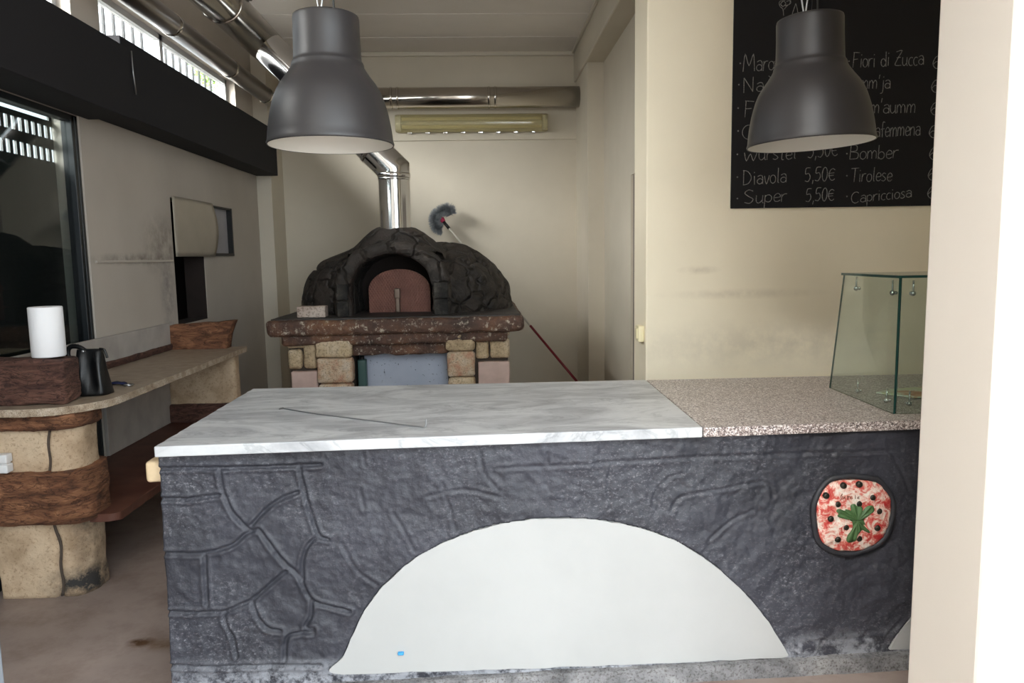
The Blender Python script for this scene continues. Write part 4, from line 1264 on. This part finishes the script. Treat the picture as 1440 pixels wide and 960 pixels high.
o = mb.build('marble_worktop', M['marble'], bevel=.004); tag(o, 'grey veined white marble worktop on the left two thirds of the counter', 'worktop')
mb = MB().prism(slab_piece(sF.x + .002, sB.x + .002, 2.64, 2.64, .5), ZW0, ZW1 - .002)
o = mb.build('granite_worktop', M['granite'], bevel=.004); tag(o, 'speckled pinkish-grey granite worktop on the right end of the counter', 'worktop')

# wire hook lying on the marble
pw = [(393, 575), (398, 573), (404, 575), (440, 581), (480, 586), (520, 591), (560, 596), (590, 599.5), (597, 600)]
pts = [P(x, y, 'z', ZW1 + .004) for x, y in pw]
q = pts[-1]; pts += [q + Vector((.006, .0, .012)), q + Vector((.006, 0, .03))]
o = MB().tube(smooth_path(pts, 4), .0028, 6).build('wire_hook', M['steel_wire']); tag(o, 'thin bent steel wire lying across the marble worktop', 'wire')

# pizza plaque on the counter front
pc = onfront(1197, 722); PY = pc.y - .012
hw = (P(1248, 722, 'y', PY).x - P(1146, 722, 'y', PY).x) / 2; hz = (P(1197, 673, 'y', PY).z - P(1197, 772, 'y', PY).z) / 2
RP = thing('pizza_plaque', 'round pizza relief with olives and a basil sprig, set in the black counter front', 'plaque', (pc.x, PY, pc.z - hz))
def sq(a, k=1, e=2.7):
    c, s = math.cos(a), math.sin(a); ex = 2 / e
    wob = 1 + .022 * math.sin(3 * a + 1) + .014 * math.sin(7 * a)
    return (math.copysign(abs(c) ** ex, c) * hw * k * wob, math.copysign(abs(s) ** ex, s) * hz * k * wob)
mb = MB(); vs = []; fs = []; NA = 72
for k in (0.001, .2, .4, .6, .75, .88, .96, 1.0, 1.0):
    for i in range(NA):
        x, z = sq(2 * PI * i / NA, k)
        dep = .016 * (1 - k ** 4) + .004
        if len(vs) >= 8 * NA: dep = -.02
        p = Vector((pc.x + x, PY - dep, pc.z + z)); p += Vector((0, noise.noise(p * 40) * .005 + noise.noise(p * 90) * .003, 0)) + noise.noise_vector(p * 60) * .003 * (k > .9)
        vs.append(p)
for i in range(8):
    for j in range(NA): fs.append((i * NA + j, i * NA + (j + 1) % NA, (i + 1) * NA + (j + 1) % NA, (i + 1) * NA + j))
mb.add(vs, fs, 0, True); mb.build('topping', M['pizza'], RP)
mb = MB(); rp_ = []
for i in range(NA + 1):
    x, z = sq(2 * PI * i / NA, 1.1, 2.4); rp_.append(Vector((pc.x + x, PY + .004, pc.z + z)) + noise.noise_vector(Vector((x * 20, 0, z * 20))) * .004)
mb.tube(rp_, .011, 8, cap=False); mb.build('rim', plain('dark_grey_rim', (46, 47, 52), .55, bump=.3, bscale=50), RP)
def onpl(u, v, d=.016):   # u, v in the close-up of the plaque (960 px for 160 px)
    return P(1120 + u / 6, 640 + v / 6, 'y', PY - d)
for (u, v) in ((397, 255), (530, 245), (250, 340), (640, 355), (347, 412), (525, 408), (695, 470), (288, 535), (415, 605), (680, 612), (348, 708), (526, 700)):
    q = onpl(u, v, .014); mb = MB(); mb.lathe([(.0001, .009), (.005, .009), (.0095, .0075), (.0118, .003), (.0122, -.004)], n=16, fn=lambda p, q=q: Vector((q.x + p.x, q.y - p.z, q.z + p.y)))
    mb.build('olive', M['olive'], RP)
leaf = [(322, 480), (345, 448), (400, 446), (445, 452), (446, 420), (480, 402), (520, 408), (548, 432), (556, 462), (592, 424), (640, 418), (654, 446), (630, 488), (588, 512), (572, 552), (588, 592), (632, 622), (612, 652), (552, 634), (522, 650), (508, 700), (462, 736), (420, 724), (424, 676), (462, 624), (462, 568), (424, 530), (370, 524), (332, 512)]
lp = smooth_path([onpl(u, v, .014) for u, v in leaf], 4, closed=True)
mb = MB(); c0 = onpl(505, 540, .014); n_ = len(lp); vs = []
levels = [(1.0, .0), (.97, .006), (.8, .0095), (.5, .011), (.2, .012)]
for k, h in levels:
    for p in lp:
        q = c0 + (p - c0) * k; vs.append(Vector((q.x, q.y - h + .003 * math.sin(p.x * 190 + p.z * 110), q.z)))
vs.append(Vector((c0.x, c0.y - .012, c0.z))); fs = []
for i in range(len(levels) - 1):
    for j in range(n_): fs.append((i * n_ + j, i * n_ + (j + 1) % n_, (i + 1) * n_ + (j + 1) % n_, (i + 1) * n_ + j))
for j in range(n_): fs.append(((len(levels) - 1) * n_ + j, (len(levels) - 1) * n_ + (j + 1) % n_, len(vs) - 1))
mb.add(vs, fs, 0, True); mb.build('basil_sprig', M['basil'], RP)
mb = MB()
for l in ([(372, 345), (385, 330), (375, 350), (380, 372), (366, 375)], [(392, 345), (398, 365), (408, 350), (412, 368)], [(430, 340), (432, 375)], [(430, 350), (445, 345), (440, 360)], [(470, 355), (455, 350), (458, 368), (475, 362)], [(495, 335), (497, 368)], [(515, 355), (525, 350), (515, 362), (530, 366)]):
    mb.tube(smooth_path([onpl(u, v, .0215) for u, v in l], 4), .0012, 5)
mb.build('incised_mark', M['incised'], RP)

# ------------------------------------------------------------------ glass display case
ZG = ZW1
g0 = P(1256, 582, 'z', ZG)          # near left corner at the foot
gF = P(1166, 545, 'z', ZG)
gx_ = (g0.x + gF.x) / 2
gx_ = g0.x
gt = P(1262, 391, 'y', g0.y)        # its top
gtb = P(1186, 388.5, 'x', gx_)
RG = thing('glass_display_case', 'clear glass display case with green edges standing on the granite worktop', 'display case', (gx_ + .35, g0.y + .3, ZG))
def pane(name, quad, nrm, t=.008):
    """a sheet of glass: four corners and a thickness, dark green at its edges"""
    n = Vector(nrm) * t
    q = [Vector(p) for p in quad]
    mb = MB(); mb.add(q + [p + n for p in q], [(0, 1, 2, 3), (7, 6, 5, 4)], 0)
    mb.add(q + [p + n for p in q], [(i, (i + 1) % 4, 4 + (i + 1) % 4, 4 + i) for i in range(4)], 1)
    return mb.build(name, [M['glass'], M['glass_edge']], RG)
GX1 = 2.55; zt_ = gt.z
ybk = gF.y; ybt = gtb.y
pane('end_pane', [(gx_, g0.y, ZG), (gF.x, ybk, ZG), (gx_, ybt, zt_), (gx_, g0.y, zt_)], (1, 0, 0))
pane('front_pane', [(gx_ + .012, g0.y, ZG), (GX1, g0.y, ZG), (GX1, g0.y, zt_), (gx_ + .012, g0.y, zt_)], (0, 1, 0))
pane('top_pane', [(gx_ - .005, g0.y - .005, zt_), (GX1, g0.y - .005, zt_), (GX1, ybt + .01, zt_), (gx_ - .005, ybt + .01, zt_)], (0, 0, 1), .01)
pane('end_pane', [(GX1 - .008, g0.y, ZG), (GX1 - .008, ybk, ZG), (GX1 - .008, ybt, zt_), (GX1 - .008, g0.y, zt_)], (1, 0, 0))
def clip_(pos, dirv):
    mb = MB(); p = Vector(pos); dv = Vector(dirv)
    mb.tube([p + Vector((0, 0, .05)), p + Vector((0, 0, .012)), p + dv * .006], .0035, 8)
    mb.sphere(p, .0105, n=8); mb.sphere(p + dv * .014, .007, n=8)
    mb.build('clip', M['chrome'], RG)
clip_((gx_ + .022, P(1197, 401, 'x', gx_).y, zt_ - .055), (1, 0, 0))
clip_((gx_ + .022, g0.y + .08, zt_ - .06), (1, 0, 0))
clip_((gx_ + .07, g0.y + .022, zt_ - .06), (0, 1, 0))
clip_((gx_ + .022, g0.y + .09, ZG + .035), (1, 0, 0)); clip_((gx_ + .075, g0.y + .022, ZG + .035), (0, 1, 0)); clip_((gx_ + .03, g0.y + .33, ZG + .03), (1, 0, 0))
# colourful tray lying inside
q = P(1232, 552, 'z', ZG + .004)
n = N('printed_card')
n.base(n.ramp(n.noise(9, 4, .6, dist=.8), [(.38, (176, 120, 88)), (.46, (206, 180, 150)), (.5, (214, 222, 206)), (.66, (196, 204, 150))])); n.set(Roughness=.4)
o = MB().prism([(q.x, q.y), (q.x + .1, q.y - .13), (q.x + .62, q.y - .1), (q.x + .56, q.y + .17), (q.x + .1, q.y + .06)], ZG + .001, ZG + .008, smooth=False).build('card', n.m, bevel=.001)
tag(o, 'pale green and orange printed card lying inside the glass case', 'card')

# ------------------------------------------------------------------ pendant lamps
def make_lamp(label):
    R_ = thing('pendant_lamp', label, 'lamp', (0, 0, 0), None)
    s = LS
    # outer profile from the photograph: half widths at heights below the top, rim at z = 0
    prof = [(.005, .500), (.120, .500), (.1275, .497), (.1295, .489), (.1300, .42), (.1325, .335), (.1345, .325), (.139, .320), (.142, .312), (.1425, .304), (.150, .290), (.166, .266), (.186, .240), (.203, .212), (.2145, .185), (.223, .157), (.2305, .130), (.236, .102), (.241, .074), (.245, .045), (.2475, .018), (.252, .006), (.250, .0), (.246, .001)]
    prof = [(a * s, b * s) for a, b in prof]
    MB().lathe(prof, n=72).build('shade', M['lamp'], R_)
    inn = [(.246, .001), (.243, .018), (.240, .045), (.231, .102), (.218, .157), (.198, .212), (.181, .240), (.161, .266), (.145, .285), (.135, .305), (.127, .335), (.124, .42), (.123, .49), (.005, .492)]
    MB().lathe([(a * s, b * s) for a, b in inn], n=72).build('lining', M['lamp_in'], R_)
    mb = MB(); mb.lathe([(.0001, .48), (.03, .48), (.03, .39), (.0001, .39)], n=20); mb.build('lamp_holder', M['white_plastic'], R_)
    mb = MB(); mb.sphere((0, 0, .33), .05, n=12); mb.lathe([(.018, .395), (.03, .37)], n=16); mb.build('bulb', M['lamp_in'], R_)
    mb = MB()
    for sg in (-1, 1): mb.tube(smooth_path([(-.02 + .0, 0, .498 * s), (-.02 + sg * .012, 0, .545), (-.02 + sg * .012, 0, .56), (-.02, 0, .58)], 5), .003, 6)
    mb.tube([(-.02, 0, .58), (-.02, 0, ZC - LZ)], .0025, 6); mb.build('hook', M['steel_wire'], R_)
    MB().tube(smooth_path([(.03, 0, .498 * s), (.03, 0, .56), (.02, 0, .64), (.012, 0, .8), (.01, 0, ZC - LZ)], 5), .004, 8).build('cable', M['black_plastic'], R_)
    return R_
YL = 2.9
LS = (178 / F * YL / 1.0) / .504 * .955
cL = P(466, 205, 'y', YL); LZ = cL.z
lamp = make_lamp('grey bell pendant lamp hanging in front of the back wall and oven flue')
lamp.location = cL
cR = P(1139, 203, 'y', YL)
l2 = lamp.copy(); COL.objects.link(l2); l2.location = (cR.x, cR.y, cL.z + (cR.z - cL.z))
l2.rotation_euler = (0, math.radians(-1.8), 0)
l2['label'] = 'grey bell pendant lamp hanging in front of the chalk menu board'
for ch in list(lamp.children):
    c = ch.copy(); COL.objects.link(c); c.parent = l2
for l_ in (lamp, l2): l_['group'] = 'pendant lamps over the counter'

# ------------------------------------------------------------------ tree beyond the high window
tp = P(308, 82, 'x', -6.5)
RT = thing('tree', 'leafy green tree outside, seen through the far end of the barred window', 'tree', (tp.x, tp.y, -.12))
MB().tube([(tp.x, tp.y, -.12), (tp.x + .1, tp.y, tp.z * .5), (tp.x, tp.y, tp.z + .2)], [.16, .12, .06], 10).build('trunk', M['bark'], RT)
mb = MB(); rs = random.Random(11)
for i in range(1500):
    a = Vector((rs.gauss(0, 1), rs.gauss(0, 1), rs.gauss(0, 1))).normalized() * (.75 * rs.random() ** .4)
    p = Vector((tp.x, tp.y, tp.z)) + Vector((a.x, a.y * .75, a.z * 1.1))
    u = Vector((rs.gauss(0, 1), rs.gauss(0, 1), rs.gauss(0, 1))).normalized() * .07; v = u.cross(Vector((rs.random(), rs.random(), rs.random()))).normalized() * .035
    mb.add([p - u, p - v, p + u, p + v], [(0, 1, 2, 3)])
mb.build('foliage', M['leaf'], RT)

# ------------------------------------------------------------------ daylight
wd = bpy.data.worlds.new('sky'); SC.world = wd; wd.use_nodes = True
t = wd.node_tree; bg = t.nodes['Background']
tc = t.nodes.new('ShaderNodeTexCoord'); sp = t.nodes.new('ShaderNodeSeparateXYZ'); t.links.new(tc.outputs['Generated'], sp.inputs[0])
# cool open sky in front of the building, and a bright hazy patch high to the left of it
def lobe(d, power, amount):
    d = Vector(d).normalized()
    dt = t.nodes.new('ShaderNodeVectorMath'); dt.operation = 'DOT_PRODUCT'; dt.inputs[1].default_value = d
    t.links.new(tc.outputs['Generated'], dt.inputs[0])
    mx_ = t.nodes.new('ShaderNodeMath'); mx_.operation = 'MAXIMUM'; mx_.inputs[1].default_value = 0
    pw = t.nodes.new('ShaderNodeMath'); pw.operation = 'POWER'; pw.inputs[1].default_value = power
    ml = t.nodes.new('ShaderNodeMath'); ml.operation = 'MULTIPLY'; ml.inputs[1].default_value = amount
    t.links.new(dt.outputs['Value'], mx_.inputs[0]); t.links.new(mx_.outputs[0], pw.inputs[0]); t.links.new(pw.outputs[0], ml.inputs[0])
    return ml.outputs[0]
ad = t.nodes.new('ShaderNodeMath'); ad.operation = 'ADD'; ad.inputs[1].default_value = 2.3
t.links.new(lobe((0, -1, .15), 3, 2.9), ad.inputs[0]); t.links.new(ad.outputs[0], bg.inputs['Strength'])
bg.inputs['Color'].default_value = (.86, .945, 1.0, 1)
bg2 = t.nodes.new('ShaderNodeBackground'); bg2.inputs['Color'].default_value = (1.0, .98, .94, 1)
t.links.new(lobe((-.68, -.60, .42), 14, 93), bg2.inputs['Strength'])
ash = t.nodes.new('ShaderNodeAddShader'); t.links.new(bg.outputs[0], ash.inputs[0]); t.links.new(bg2.outputs[0], ash.inputs[1])
t.links.new(ash.outputs[0], t.nodes['World Output'].inputs[0])

def portal(name, loc, rot, sx, sy):
    l = bpy.data.lights.new(name, 'AREA'); l.shape = 'RECTANGLE'; l.size = sx; l.size_y = sy
    l.cycles.is_portal = True
    o = bpy.data.objects.new(name, l); COL.objects.link(o); o.location = loc; o.rotation_euler = rot
    return o
portal('daylight_window', (WX - .2, (win_b[0] + win_b[1]) / 2, (CL0 + CL1) / 2), (0, -PI / 2, 0), CL1 - CL0, win_b[1] - win_b[0])
portal('daylight_window', (WX - .2, (win_a[0] + win_a[1]) / 2, (CL0 + CL1) / 2), (0, -PI / 2, 0), CL1 - CL0, win_a[1] - win_a[0])
portal('daylight_opening', ((XJ + WX) / 2, YF0 - .05, 1.83), (PI / 2, 0, 0), XJ - WX, 3.66)

vs_ = SC.view_settings
vs_.view_transform = 'Standard'; vs_.look = 'None'; vs_.exposure = 0.68; vs_.gamma = 1.0; vs_.use_curve_mapping = False
SC.cycles.max_bounces = 10; SC.cycles.diffuse_bounces = 6; SC.cycles.transparent_max_bounces = 16
SC.cycles.sample_clamp_indirect = 8
